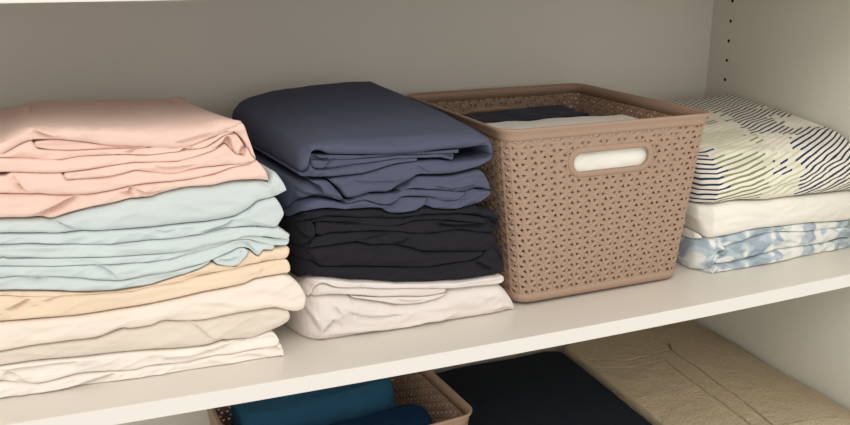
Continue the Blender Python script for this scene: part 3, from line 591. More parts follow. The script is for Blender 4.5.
             T=[(-227.7, 125.5), (-227.3, 125.5), (-118.8, 115.0), (-115.8, 114.4), (-112.7, 113.7), (-111.9, 113.5), (-110.1, 113.1), (-108.4, 112.7), (-104.8, 112.0), (-103.1, 111.6), (-102.2, 111.4), (-96.0, 110.1), (-95.6, 110.0), (-90.6, 109.3), (-90.2, 109.2), (-89.7, 109.2), (-89.3, 109.1), (-87.9, 108.9), (-82.5, 108.1), (-81.6, 108.0), (-73.4, 106.9), (-71.5, 106.6), (-69.7, 106.3), (-66.9, 105.9), (-63.3, 105.4), (-61.9, 105.3), (-61.4, 105.3), (-60.9, 105.3), (-58.6, 105.2), (-55.8, 105.0), (-54.8, 105.0), (-50.1, 104.7), (-47.3, 104.6), (-43.5, 104.3), (-41.6, 104.2), (-38.7, 104.1), (-32.0, 103.7), (-30.1, 103.6), (-28.2, 103.5), (-21.4, 103.1), (-18.5, 102.9), (-16.6, 102.8), (-12.7, 102.5), (-11.7, 102.4), (-4.9, 102.0), (-4.4, 102.0), (-1.0, 101.7), (2.6, 101.5), (3.0, 101.5), (4.0, 101.6), (8.0, 101.9), (13.0, 102.3), (22.2, 103.0), (22.7, 103.0), (23.2, 103.1), (23.7, 103.1), (32.9, 103.1), (40.5, 103.2), (45.6, 103.2), (48.7, 103.2), (49.2, 103.2), (50.8, 103.2), (52.8, 103.2), (54.9, 103.7), (56.0, 104.0), (58.1, 104.4), (60.2, 104.9), (67.6, 106.6), (72.9, 107.1), (73.5, 107.1), (77.2, 107.5), (82.5, 108.0), (86.2, 108.4), (86.7, 108.5), (87.3, 108.5), (87.8, 108.6), (88.3, 108.6), (90.0, 108.8), (92.1, 109.0), (93.2, 109.1), (95.3, 109.3), (96.0, 109.4), (101.2, 109.9), (101.8, 110.0), (102.3, 110.0), (103.9, 110.2), (107.2, 110.5), (109.4, 110.7), (110.4, 110.8), (111.5, 110.9), (112.1, 110.9), (112.6, 111.0), (113.2, 111.0), (113.7, 111.1), (118.1, 111.5), (119.2, 111.6), (120.8, 111.8), (121.3, 111.8), (121.9, 111.9), (122.4, 111.9), (123.0, 112.0), (123.5, 112.0), (124.1, 112.1), (125.7, 112.2), (126.3, 112.3), (126.8, 112.3), (127.4, 112.4), (127.9, 112.4), (128.5, 112.5), (129.6, 112.6), (130.1, 112.6), (130.7, 112.7), (134.5, 113.0), (135.1, 113.1), (135.6, 113.1), (136.2, 113.2), (137.9, 113.3), (142.3, 113.7), (149.5, 114.4), (150.1, 114.5), (150.7, 114.5), (153.5, 114.8), (154.0, 114.8), (156.2, 114.8), (156.8, 114.8), (157.4, 114.8), (157.9, 114.8), (161.3, 114.8), (166.9, 114.8), (168.0, 114.6), (172.4, 111.6), (173.7, 104.3)],
             B=[(-232.2, 98.6), (-122.6, 87.8), (-87.2, 85.7), (-50.7, 83.0), (-15.7, 84.0), (20.4, 84.6), (36.8, 85.9), (75.8, 90.0), (94.6, 91.0), (119.5, 92.6), (133.5, 97.0), (156.9, 97.7), (172.2, 98.5)],
             cr=[([(-117.6, 98.1), (-102.2, 104.3), (-89.8, 108.8)], 0.004), ([(-84.3, 101.4), (-69.9, 104.6), (-55.8, 104.6)], 0.003), ([(141.3, 115.5), (140.8, 107.4), (140.4, 100.4)], 0.0012)]),
    ]),
    'ivory': (0.859, None, [
        dict(n='fold', o={'dy': -0.004, 'r': 0.01, 'amp': 0.0014, 'skr': -0.15, 'span': (-0.26, 0.16)},
             T=[(-232.2, 98.6), (-231.8, 98.5), (-122.6, 87.8), (-119.4, 87.6), (-116.3, 87.5), (-115.4, 87.4), (-113.6, 87.3), (-111.8, 87.2), (-108.2, 87.0), (-106.4, 86.9), (-105.5, 86.8), (-99.1, 86.4), (-98.6, 86.4), (-93.6, 86.1), (-93.2, 86.1), (-92.7, 86.1), (-92.2, 86.0), (-90.9, 86.0), (-87.2, 85.7), (-85.3, 85.6), (-84.4, 85.5), (-76.1, 84.9), (-74.2, 84.8), (-72.4, 84.6), (-69.6, 84.4), (-65.8, 84.2), (-64.4, 84.0), (-64.0, 84.0), (-63.5, 84.0), (-61.1, 83.8), (-58.3, 83.6), (-57.4, 83.5), (-52.6, 83.2), (-50.7, 83.0), (-49.8, 83.1), (-45.9, 83.2), (-44.0, 83.2), (-41.1, 83.3), (-34.3, 83.5), (-32.3, 83.6), (-30.4, 83.6), (-23.5, 83.8), (-20.6, 83.9), (-18.6, 84.0), (-15.7, 84.0), (-14.7, 84.1), (-13.7, 84.1), (-6.7, 84.2), (-6.2, 84.2), (-2.8, 84.3), (0.8, 84.3), (1.2, 84.3), (2.2, 84.3), (6.2, 84.4), (11.3, 84.5), (20.4, 84.6), (20.9, 84.7), (21.4, 84.7), (21.9, 84.8), (31.3, 85.5), (36.8, 85.9), (38.9, 86.2), (44.1, 86.7), (47.2, 87.0), (47.8, 87.1), (49.3, 87.2), (51.4, 87.5), (53.5, 87.7), (54.6, 87.8), (56.7, 88.0), (58.8, 88.2), (66.2, 89.0), (71.5, 89.5), (72.0, 89.6), (75.8, 90.0), (81.1, 90.3), (84.8, 90.5), (85.3, 90.5), (85.9, 90.5), (86.4, 90.5), (86.9, 90.6), (88.6, 90.7), (90.7, 90.8), (91.8, 90.8), (93.9, 90.9), (94.6, 91.0), (99.9, 91.3), (100.4, 91.4), (101.0, 91.4), (102.6, 91.5), (105.8, 91.7), (108.0, 91.9), (109.1, 91.9), (110.2, 92.0), (110.7, 92.1), (111.3, 92.1), (111.8, 92.1), (112.4, 92.2), (116.8, 92.5), (117.8, 92.5), (119.5, 92.6), (120.1, 92.8), (120.6, 93.0), (121.2, 93.2), (121.7, 93.3), (122.3, 93.5), (122.8, 93.7), (124.5, 94.2), (125.1, 94.4), (125.6, 94.5), (126.2, 94.7), (126.8, 94.9), (127.3, 95.1), (128.5, 95.4), (129.0, 95.6), (129.6, 95.7), (133.5, 97.0), (134.1, 97.0), (134.6, 97.0), (135.2, 97.0), (136.8, 97.1), (141.3, 97.2), (148.5, 97.4), (149.1, 97.5), (149.6, 97.5), (152.4, 97.6), (153.0, 97.6), (155.2, 97.7), (155.8, 97.7), (156.4, 97.7), (156.9, 97.7), (160.3, 97.9), (163.7, 98.1), (164.8, 97.8), (172.6, 94.9), (182.3, 83.8), (188.6, 70.7)],
             B=[(-239.1, 57.9), (-126.8, 56.8), (-90.7, 58.0), (-53.8, 56.5), (-36.4, 55.7), (-8.0, 62.2), (-3.2, 60.6), (18.1, 60.6), (31.7, 63.9), (47.5, 60.9), (74.2, 57.7), (111.2, 59.9), (148.8, 59.9), (184.3, 52.9), (188.4, 67.0)],
             cr=[]),
    ]),
    'greycream': (0.859, None, [
        dict(n='fold', o={'dy': 0, 'amp': 0.0012, 'skr': -0.15, 'span': (-0.26, 0.16)},
             T=[(-239.1, 57.9), (-238.7, 57.9), (-126.8, 56.8), (-123.6, 56.9), (-120.4, 57.0), (-119.5, 57.0), (-117.7, 57.1), (-115.8, 57.1), (-112.1, 57.3), (-110.3, 57.3), (-109.4, 57.4), (-102.9, 57.6), (-102.4, 57.6), (-97.3, 57.8), (-96.8, 57.8), (-96.3, 57.8), (-95.9, 57.8), (-94.5, 57.9), (-90.7, 58.0), (-88.8, 57.9), (-87.9, 57.9), (-79.5, 57.5), (-77.6, 57.5), (-75.7, 57.4), (-72.9, 57.3), (-69.1, 57.1), (-67.7, 57.1), (-67.2, 57.0), (-66.7, 57.0), (-64.4, 56.9), (-61.5, 56.8), (-60.5, 56.8), (-55.8, 56.6), (-53.8, 56.5), (-52.9, 56.4), (-49.0, 56.3), (-47.1, 56.2), (-44.2, 56.0), (-37.4, 55.7), (-36.4, 55.7), (-35.4, 55.9), (-33.4, 56.4), (-26.3, 58.0), (-23.3, 58.7), (-21.3, 59.2), (-18.2, 59.9), (-17.2, 60.1), (-16.2, 60.3), (-9.1, 62.0), (-8.5, 62.1), (-8.0, 62.2), (-5.1, 61.2), (-3.2, 60.6), (-1.6, 60.6), (-1.2, 60.6), (-0.2, 60.6), (3.9, 60.6), (8.9, 60.6), (18.1, 60.6), (18.6, 60.7), (19.1, 60.8), (19.6, 60.9), (29.2, 63.3), (31.7, 63.9), (34.8, 63.4), (36.8, 63.0), (41.9, 62.0), (45.0, 61.4), (45.5, 61.3), (47.0, 61.0), (47.5, 60.9), (49.1, 60.8), (51.2, 60.5), (52.2, 60.4), (54.3, 60.1), (56.4, 59.9), (63.7, 59.0), (68.9, 58.3), (69.5, 58.3), (73.2, 57.8), (74.2, 57.7), (78.5, 57.9), (82.3, 58.2), (82.8, 58.2), (83.4, 58.2), (83.9, 58.3), (84.4, 58.3), (86.1, 58.4), (88.2, 58.5), (89.3, 58.6), (91.5, 58.7), (92.1, 58.8), (97.5, 59.1), (98.0, 59.1), (98.6, 59.1), (100.2, 59.2), (103.5, 59.4), (105.7, 59.6), (106.8, 59.6), (107.9, 59.7), (108.5, 59.7), (109.0, 59.8), (109.6, 59.8), (110.1, 59.8), (111.2, 59.9), (114.5, 59.9), (115.6, 59.9), (117.3, 59.9), (117.8, 59.9), (118.4, 59.9), (118.9, 59.9), (119.5, 59.9), (120.0, 59.9), (120.6, 59.9), (122.2, 59.9), (122.8, 59.9), (123.3, 59.9), (123.9, 59.9), (124.5, 59.9), (125.0, 59.9), (126.1, 59.9), (126.7, 59.9), (127.2, 59.9), (131.1, 59.9), (131.7, 59.9), (132.2, 59.9), (132.8, 59.9), (134.5, 59.9), (139.0, 59.9), (146.3, 59.9), (146.8, 59.9), (147.4, 59.9), (148.8, 59.9), (150.2, 59.6), (150.8, 59.5), (153.0, 59.0), (153.6, 58.9), (154.1, 58.8), (154.7, 58.7), (158.1, 58.0), (160.3, 57.6), (161.4, 56.6), (169.3, 53.5), (170.6, 46.5)],
             B=[(-240.5, 49.6), (-129.1, 40.5), (-98.1, 39.7), (-56.2, 36.3), (-18.4, 34.4), (15.3, 31.8), (42.0, 27.9), (77.6, 25.9), (91.4, 28.3), (126.7, 25.7), (140.5, 29.4), (159.0, 34.8), (169.8, 41.7)],
             cr=[([(47.1, 61.9), (65.2, 51.7), (83.7, 28.1)], 0.0015), ([(78.3, 27.8), (89.4, 30.7), (102.1, 24.8)], 0.0015)]),
    ]),
    'white1': (0.859, None, [
        dict(n='upper_fold', o={'dy': 0.001, 'skr': -0.15, 'span': (-0.26, 0.16)},
             T=[(-240.5, 49.6), (-240.1, 49.6), (-129.1, 40.5), (-125.9, 40.4), (-122.7, 40.3), (-121.8, 40.3), (-119.9, 40.2), (-118.1, 40.2), (-114.4, 40.1), (-112.6, 40.0), (-111.7, 40.0), (-105.2, 39.8), (-104.7, 39.8), (-99.6, 39.7), (-99.1, 39.7), (-98.7, 39.7), (-98.2, 39.7), (-98.1, 39.7), (-96.8, 39.5), (-93.1, 39.3), (-91.2, 39.1), (-90.3, 39.0), (-81.9, 38.4), (-80.0, 38.2), (-78.1, 38.1), (-75.3, 37.8), (-71.5, 37.5), (-70.0, 37.4), (-69.6, 37.4), (-69.1, 37.3), (-66.7, 37.2), (-63.9, 36.9), (-62.9, 36.9), (-58.1, 36.5), (-56.2, 36.3), (-55.2, 36.3), (-51.4, 36.1), (-49.4, 36.0), (-46.5, 35.8), (-39.7, 35.5), (-38.7, 35.4), (-37.7, 35.4), (-35.7, 35.3), (-28.9, 34.9), (-25.9, 34.8), (-23.9, 34.7), (-20.9, 34.5), (-19.9, 34.5), (-18.9, 34.4), (-18.4, 34.4), (-12.0, 33.9), (-11.5, 33.9), (-11.0, 33.8), (-8.0, 33.6), (-6.0, 33.5), (-4.4, 33.3), (-4.0, 33.3), (-3.0, 33.2), (1.1, 32.9), (6.1, 32.5), (15.3, 31.8), (15.8, 31.8), (16.3, 31.7), (16.8, 31.6), (26.1, 30.2), (28.6, 29.9), (31.7, 29.4), (33.7, 29.1), (38.9, 28.4), (42.0, 27.9), (42.5, 27.9), (44.1, 27.8), (44.6, 27.7), (46.2, 27.7), (48.3, 27.5), (49.4, 27.5), (51.5, 27.4), (53.6, 27.2), (61.0, 26.8), (66.3, 26.5), (66.9, 26.5), (70.6, 26.3), (71.7, 26.2), (76.0, 26.0), (77.6, 25.9), (79.8, 26.3), (80.3, 26.4), (80.9, 26.4), (81.4, 26.5), (82.0, 26.6), (83.6, 26.9), (85.9, 27.3), (87.0, 27.5), (89.2, 27.9), (89.8, 28.0), (91.4, 28.3), (95.2, 28.0), (95.7, 27.9), (96.3, 27.9), (97.9, 27.8), (101.2, 27.5), (103.4, 27.4), (104.5, 27.3), (105.6, 27.2), (106.2, 27.2), (106.7, 27.1), (107.3, 27.1), (107.8, 27.0), (108.9, 27.0), (112.2, 26.7), (113.3, 26.6), (115.0, 26.5), (115.5, 26.5), (116.1, 26.4), (116.7, 26.4), (117.2, 26.4), (117.8, 26.3), (118.3, 26.3), (120.0, 26.1), (120.5, 26.1), (121.1, 26.1), (121.7, 26.0), (122.2, 26.0), (122.8, 25.9), (123.9, 25.9), (124.4, 25.8), (125.0, 25.8), (126.7, 25.7), (129.0, 26.3), (129.5, 26.4), (130.1, 26.6), (130.7, 26.7), (132.4, 27.2), (137.0, 28.5), (140.5, 29.4), (143.9, 30.4), (145.1, 30.4), (150.7, 28.9), (156.9, 17.8)],
             B=[(-243.7, 30.9), (-131.7, 21.3), (-96.4, 13.0), (-71.3, 15.0), (-58.6, 15.9), (-28.2, 13.5), (-2.7, 9.7), (13.3, 11.4), (54.1, 8.4), (82.5, 11.6), (102.1, 9.1), (124.6, 11.2), (150.7, 10.1), (156.8, 15.3)],
             cr=[([(-130.1, 33.1), (-116.3, 32.7), (-93.0, 32.7), (-54.8, 31.1)], 0.003), ([(-129.2, 26.1), (-123.2, 29.5), (-113.1, 21.8)], 0.003), ([(24.3, 17.3), (66.6, 16.6), (101.9, 22.4)], 0.002), ([(95.7, 27.1), (116.5, 23.4), (135.9, 28.6)], 0.003)]),
        dict(n='lower_fold', o={'dy': 0.0, 'on_shelf': True, 'skr': -0.15, 'span': (-0.26, 0.16)},
             T=[(-243.7, 30.9), (-243.3, 30.9), (-131.7, 21.3), (-128.6, 20.6), (-125.5, 19.8), (-124.6, 19.6), (-122.8, 19.2), (-121.0, 18.8), (-117.4, 17.9), (-115.6, 17.5), (-114.7, 17.3), (-108.3, 15.8), (-107.9, 15.7), (-102.8, 14.5), (-102.4, 14.4), (-101.9, 14.3), (-101.5, 14.2), (-101.4, 14.2), (-100.1, 13.9), (-96.4, 13.0), (-94.5, 13.2), (-93.5, 13.3), (-84.9, 13.9), (-83.0, 14.1), (-81.0, 14.2), (-78.1, 14.4), (-74.2, 14.7), (-72.8, 14.8), (-72.3, 14.9), (-71.8, 14.9), (-71.3, 15.0), (-69.4, 15.1), (-66.4, 15.3), (-65.4, 15.4), (-60.5, 15.8), (-58.6, 15.9), (-57.6, 15.8), (-53.7, 15.5), (-51.8, 15.4), (-48.9, 15.1), (-42.0, 14.6), (-41.0, 14.5), (-40.0, 14.4), (-38.1, 14.3), (-31.2, 13.7), (-28.2, 13.5), (-26.2, 13.2), (-23.3, 12.7), (-22.3, 12.6), (-21.3, 12.5), (-20.8, 12.4), (-14.3, 11.4), (-13.8, 11.3), (-13.3, 11.3), (-10.3, 10.8), (-8.3, 10.5), (-6.7, 10.3), (-6.3, 10.2), (-5.3, 10.1), (-2.7, 9.7), (-1.2, 9.8), (3.9, 10.4), (13.3, 11.4), (13.8, 11.3), (14.4, 11.3), (14.9, 11.3), (24.3, 10.6), (26.8, 10.4), (29.9, 10.2), (32.0, 10.0), (37.2, 9.6), (40.4, 9.4), (40.9, 9.3), (42.5, 9.2), (43.0, 9.2), (44.6, 9.1), (46.7, 8.9), (47.7, 8.8), (49.9, 8.7), (52.0, 8.5), (54.1, 8.4), (59.5, 9.0), (64.9, 9.6), (65.5, 9.7), (69.3, 10.1), (70.4, 10.2), (74.8, 10.7), (76.4, 10.9), (78.6, 11.1), (79.2, 11.2), (79.7, 11.3), (80.3, 11.3), (80.8, 11.4), (82.5, 11.6), (84.6, 11.3), (85.7, 11.2), (87.9, 10.9), (88.5, 10.8), (90.1, 10.6), (93.9, 10.2), (94.4, 10.1), (95.0, 10.0), (96.6, 9.8), (99.9, 9.4), (102.1, 9.1), (103.2, 9.2), (104.3, 9.3), (104.9, 9.4), (105.5, 9.4), (106.0, 9.5), (106.6, 9.5), (107.7, 9.7), (111.1, 10.0), (112.2, 10.1), (113.9, 10.2), (114.4, 10.3), (115.0, 10.3), (115.6, 10.4), (116.1, 10.4), (116.7, 10.5), (117.3, 10.5), (119.0, 10.7), (119.5, 10.7), (120.1, 10.8), (120.6, 10.8), (121.2, 10.9), (121.8, 10.9), (122.9, 11.0), (123.5, 11.1), (124.0, 11.1), (124.6, 11.2), (125.7, 11.1), (128.0, 11.0), (128.6, 11.0), (129.1, 11.0), (129.7, 11.0), (131.4, 10.9), (135.9, 10.7), (139.3, 10.6), (143.3, 10.4), (143.9, 10.4), (144.4, 10.4), (145.8, 10.3), (147.3, 10.3), (147.9, 10.3), (149.6, 10.2), (150.7, 9.5), (156.7, 14.1), (161.2, 0.7)],
             B=[(-246.9, 12.0), (-134.2, 3.0), (-107.8, 2.1), (-55.8, -2.2), (-22.6, -4.9), (12.1, -1.3), (18.7, 1.9), (28.0, -4.8), (53.2, -2.1), (81.3, -4.2), (124.4, -0.6), (160.5, -2.4)],
             cr=[([(-106.2, 3.2), (-67.7, 4.6), (-19.4, 11.4)], 0.003), ([(139.6, 15.6), (148.6, 12.7), (154.9, 2.7)], 0.003)]),
    ]),
    'slate1': (0.88, None, [
        dict(n='top_wrap', o={'dy': -0.001, 'r': 0.03, 'rl': 0.008, 'e': 2.1, 'depth': 0.27, 'top': True, 'rp': 0.01, 'amp': 0.0012, 'skl': -0.13, 'skr': -0.22, 'bulge': 0.004, 'backT': [(148.5, 226.6), (164.8, 246.2), (184.4, 255.9), (219.3, 263.5), (268.9, 268.4), (327.2, 270.2), (360.1, 269.1), (395.0, 253.5)], 'span': (0.19, 0.43)},
             T=[(194.2, 224.3), (200.4, 233.9), (207.3, 236.8), (232.6, 238.1), (267.7, 235.3), (312.4, 232.3), (368.9, 232.0), (401.4, 232.5), (422.6, 229.0), (430.7, 223.5)],
             B=[(193.3, 204.9), (197.9, 206.8), (203.8, 210.8), (206.9, 227.7), (232.0, 224.4), (267.3, 221.0), (312.2, 217.8), (330.8, 217.1), (368.9, 218.8), (398.9, 218.2), (417.4, 219.9), (430.8, 220.4)],
             cr=[]),
        dict(n='side_fold', o={'dy': 0, 'r': 0.008, 'e': 3, 'depth': 0.24, 'skl': -0.2, 'skr': -0.2, 'backT': [(347.6, 248.5), (423.1, 229.4)], 'span': (0.19, 0.43)},
             T=[(406.7, 223.0), (417.3, 228.2), (425.3, 228.2), (432.1, 219.1), (433.6, 210.9)],
             B=[(406.8, 218.7), (417.4, 219.6), (424.7, 219.0), (428.3, 210.1), (433.8, 204.6)],
             cr=[]),
        dict(n='inner_fold', o={'dy': 0.004, 'minh': 0.003, 'skl': -0.13, 'span': (0.19, 0.43), 'skr': -0.12},
             T=[(205.7, 226.7), (232.0, 223.8), (267.3, 220.2), (312.2, 217.0), (335.8, 216.1), (368.9, 217.5), (391.0, 217.5)],
             B=[(205.4, 221.0), (231.8, 217.5), (267.2, 216.7), (312.1, 216.6), (335.8, 214.9), (368.9, 213.9), (391.0, 212.0)],
             cr=[([(210.3, 228.2), (215.7, 220.9), (228.4, 219.8)], 0.003)]),
        dict(n='inner_fold', o={'dy': 0.002, 'minh': 0.003, 'skl': -0.13, 'span': (0.19, 0.43), 'skr': -0.12},
             T=[(206.5, 220.8), (231.8, 217.5), (267.2, 216.7), (312.1, 216.6), (330.8, 215.3), (335.8, 214.9), (368.9, 213.9), (383.2, 212.7)],
             B=[(206.2, 212.9), (214.0, 208.7), (229.1, 207.9), (258.6, 210.5), (312.1, 212.4), (335.8, 211.6), (362.5, 209.6), (383.2, 203.5)],
             cr=[([(223.4, 212.2), (230.6, 217.3), (237.6, 218.6)], 0.003), ([(362.5, 215.3), (375.4, 211.8), (383.2, 206.2)], 0.003)]),
        dict(n='inner_fold', o={'dy': 0.05, 'amp': 0.0005, 'skl': -0.13, 'span': (0.19, 0.43), 'skr': -0.12},
             T=[(378.0, 219.2), (401.5, 218.5), (424.1, 220.3)],
             B=[(378.0, 203.3), (401.7, 203.1), (427.0, 205.2)],
             cr=[]),
        dict(n='lower_fold', o={'dy': 0, 'e': 3, 'minh': 0.003, 'skl': -0.13, 'span': (0.19, 0.43), 'skr': -0.12},
             T=[(192.9, 208.4), (197.9, 206.8), (203.8, 210.3), (205.3, 219.3), (206.0, 220.9), (206.2, 212.9), (206.7, 212.6), (214.0, 208.7), (229.1, 207.9), (231.4, 208.1), (258.6, 210.5), (267.0, 210.8), (312.1, 212.4), (330.8, 211.7), (335.8, 211.6)],
             B=[(192.6, 203.4), (216.7, 200.0), (236.9, 199.4), (266.7, 199.8), (312.0, 207.8), (335.8, 208.3)],
             cr=[]),
        dict(n='lower_fold', o={'dy': -0.001, 'r': 0.01, 'amp': 0.0014, 'skl': -0.13, 'span': (0.19, 0.43), 'skr': -0.12},
             T=[(227.5, 197.0), (236.9, 198.4), (266.6, 199.1), (312.0, 206.8), (335.8, 207.7), (359.9, 206.8), (381.9, 203.0), (408.3, 203.1), (427.0, 205.2), (433.0, 210.9)],
             B=[(227.4, 194.7), (238.7, 184.1), (247.8, 171.9), (278.7, 175.2), (297.8, 173.9), (311.6, 180.4), (319.1, 183.2), (335.6, 191.4), (344.5, 190.5), (376.3, 188.7), (408.4, 193.2), (428.4, 200.7), (433.1, 204.7)],
             cr=[([(251.0, 196.7), (262.8, 189.7), (311.6, 184.9)], 0.0015), ([(331.9, 203.5), (349.6, 192.1)], 0.0012)]),
    ]),
    'slate2': (0.88, [(158.5, 985.0), (170.4, 962.0), (177.0, 950.0), (180.4, 929.6), (184.3, 912.8), (188.6, 899.4), (193.5, 889.5), (199.1, 883.1), (205.5, 880.2), (458.6, 880.0)], [
        dict(n='upper_fold', o={'dy': 0.004, 'r': 0.02, 'e': 2.2, 'skl': -0.13, 'span': (0.19, 0.43), 'skr': -0.12},
             T=[(167.5, 195.2), (179.4, 194.5), (187.1, 197.4), (195.8, 196.5), (215.8, 196.3), (225.1, 194.3), (235.2, 183.2), (244.2, 170.4)],
             B=[(164.6, 148.9), (179.6, 146.9), (184.7, 153.4), (196.9, 169.8), (211.4, 173.9), (232.3, 169.9), (244.2, 168.6)],
             cr=[([(186.4, 205.4), (200.3, 201.3), (226.7, 176.7)], 0.004), ([(185.0, 191.7), (195.1, 182.8), (220.8, 175.0)], 0.003), ([(186.7, 158.2), (190.2, 174.6), (187.9, 181.0)], 0.003)]),
        dict(n='corner_fold', o={'dy': -0.001, 'depth': 0.06, 'e': 3, 'amp': 0.0003, 'skl': -0.13, 'span': (0.19, 0.43), 'skr': -0.12},
             T=[(206.9, 197.0), (223.9, 195.0), (234.1, 184.5), (243.1, 171.1)],
             B=[(206.8, 194.7), (215.6, 189.9), (222.0, 177.5), (233.7, 175.7), (243.0, 169.4)],
             cr=[([(222.7, 194.7), (231.7, 185.6), (239.6, 174.2)], 0.002)]),
        dict(n='middle_fold', o={'dy': 0.001, 'skl': -0.13, 'span': (0.19, 0.43), 'skr': -0.12},
             T=[(311.5, 175.5), (321.6, 178.1), (335.6, 188.7), (344.5, 188.1), (376.3, 185.6), (399.2, 187.8), (416.5, 189.3), (428.9, 173.7), (431.8, 165.7)],
             B=[(311.5, 173.0), (317.8, 175.4), (353.4, 170.6), (395.4, 163.8), (411.4, 166.5), (431.9, 161.9)],
             cr=[([(319.2, 182.9), (326.7, 184.6), (336.9, 190.9)], 0.003), ([(352.2, 177.2), (382.1, 167.9), (415.4, 172.1)], 0.0015)]),
        dict(n='middle_fold', o={'dy': 0.0, 'minh': 0.001, 'skl': -0.13, 'span': (0.19, 0.43), 'skr': -0.12},
             T=[(245.3, 167.3), (250.1, 168.6), (278.7, 172.8), (297.8, 171.8), (311.5, 171.8), (312.8, 173.5), (317.8, 175.4), (319.1, 175.3), (330.4, 173.7), (334.9, 173.1), (335.5, 173.0), (336.1, 172.9), (344.4, 171.8), (353.4, 170.6), (362.5, 169.1), (369.0, 168.0), (376.3, 166.9), (377.5, 166.7), (378.2, 166.6), (378.8, 166.4), (382.8, 165.8), (383.5, 165.7), (384.1, 165.6), (390.7, 164.5), (391.4, 164.4), (392.1, 164.3), (395.4, 163.8), (397.4, 164.1)],
             B=[(245.2, 165.5), (265.8, 167.8), (287.1, 159.8), (299.5, 158.4), (310.6, 166.6), (348.2, 162.7), (371.6, 154.7), (385.6, 154.3), (397.4, 162.9)],
             cr=[([(252.6, 169.2), (276.9, 173.8), (301.5, 174.3)], 0.002)]),
        dict(n='bottom_fold', o={'dy': -0.001, 'r': 0.008, 'skl': -0.13, 'span': (0.19, 0.43), 'skr': -0.12},
             T=[(183.4, 150.9), (196.9, 169.2), (211.4, 173.3), (232.3, 169.3), (245.2, 165.3), (246.4, 165.7), (247.6, 165.8), (257.3, 166.8), (265.8, 167.8), (278.5, 163.0), (287.1, 159.8), (297.5, 158.6), (299.5, 158.4), (310.6, 166.6), (310.8, 166.6), (311.4, 166.6), (312.0, 166.5), (317.7, 165.9), (318.9, 165.8), (330.3, 164.6), (334.8, 164.1), (335.4, 164.0), (336.1, 164.0), (344.4, 163.1), (348.2, 162.7), (353.4, 160.9), (362.5, 157.8), (369.0, 155.6), (371.6, 154.7), (376.4, 154.6), (377.6, 154.5), (378.2, 154.5), (378.9, 154.5), (382.9, 154.4), (383.5, 154.4), (384.2, 154.4), (385.6, 154.3), (390.8, 158.1), (391.5, 158.6), (392.1, 159.0), (395.4, 161.5), (396.8, 162.4), (397.4, 162.9), (398.1, 164.2), (399.4, 164.5), (402.1, 164.9), (406.8, 165.7), (407.4, 165.8), (408.1, 166.0), (408.8, 166.1), (410.1, 166.3), (411.5, 165.3), (423.7, 163.4), (431.9, 161.3)],
             B=[(183.1, 145.6), (194.8, 159.8), (215.1, 162.9), (249.1, 158.6), (278.3, 157.1), (288.8, 155.9), (293.6, 150.5), (311.1, 146.6), (329.5, 147.2), (336.6, 150.0), (341.7, 152.3), (355.9, 147.2), (383.6, 143.5), (413.0, 147.9), (421.1, 151.5), (431.9, 158.1)],
             cr=[([(290.0, 156.6), (301.3, 159.1), (311.4, 166.6)], 0.003), ([(341.7, 153.4), (348.2, 162.7)], 0.003), ([(286.4, 159.5), (279.2, 166.3), (311.5, 175.1)], 0.002)]),
    ]),
    'black': (0.88, [(177.0, 950.0), (180.4, 929.6), (184.3, 912.8), (188.6, 899.4), (193.5, 889.5), (199.1, 883.1), (205.5, 880.2), (458.6, 880.0)], [
        dict(n='top_fold', o={'dy': 0.0, 'r': 0.012, 'e': 2.6, 'skl': -0.13, 'span': (0.19, 0.43), 'skr': -0.12},
             T=[(182.0, 136.6), (187.5, 148.1), (196.3, 157.4), (197.4, 160.9), (202.1, 162.3), (202.7, 162.3), (203.2, 162.4), (203.7, 162.5), (204.2, 162.5), (204.8, 162.6), (205.3, 162.7), (205.8, 162.7), (210.9, 162.9), (212.1, 162.9), (214.4, 162.9), (215.1, 162.9), (221.4, 162.1), (225.5, 161.6), (226.1, 161.5), (226.7, 161.4), (227.3, 161.3), (229.6, 161.0), (232.0, 160.8), (233.2, 160.6), (235.5, 160.3), (237.9, 160.0), (242.0, 159.5), (242.6, 159.4), (243.2, 159.3), (243.8, 159.3), (244.4, 159.2), (245.0, 159.1), (245.6, 159.0), (247.4, 158.8), (249.1, 158.6), (257.0, 158.2), (265.5, 157.7), (278.3, 157.1), (287.0, 156.1), (288.8, 155.9), (293.6, 150.5), (297.3, 149.6), (299.3, 149.2), (310.3, 146.8), (310.5, 146.8), (311.1, 146.6), (311.7, 146.7), (317.4, 146.8), (318.7, 146.9), (329.5, 147.2), (330.1, 147.4), (334.6, 149.2), (335.3, 149.5), (335.9, 149.7), (336.6, 150.0), (341.7, 152.3), (344.3, 151.4), (348.2, 150.0), (353.3, 148.1), (355.9, 147.2), (362.5, 146.3), (369.0, 145.5), (371.7, 145.1), (376.4, 144.5), (377.6, 144.3), (378.3, 144.2), (378.9, 144.1), (382.9, 143.6), (383.6, 143.5), (384.2, 143.6), (385.7, 143.8), (390.9, 144.6), (391.6, 144.7), (392.2, 144.8), (395.6, 145.3), (396.9, 145.5), (397.6, 145.6), (398.2, 145.7), (399.6, 145.9), (402.3, 146.3), (407.0, 147.0), (407.6, 147.1), (408.3, 147.2), (409.0, 147.3), (411.7, 147.7), (413.1, 144.7), (429.5, 139.7), (445.0, 126.9)],
             B=[(181.9, 134.7), (193.4, 147.5), (209.2, 151.0), (221.0, 153.2), (243.5, 149.5), (298.4, 141.9), (346.3, 140.8), (395.6, 136.0), (418.7, 129.9), (445.1, 121.7)],
             cr=[]),
        dict(n='side_fold', o={'dy': -0.001, 'r': 0.01, 'skl': -0.13, 'span': (0.19, 0.43), 'skr': -0.12},
             T=[(182.2, 139.7), (193.3, 146.9), (202.6, 149.5), (209.0, 145.7)],
             B=[(180.8, 114.8), (190.2, 115.9), (199.1, 120.7), (208.2, 128.9)],
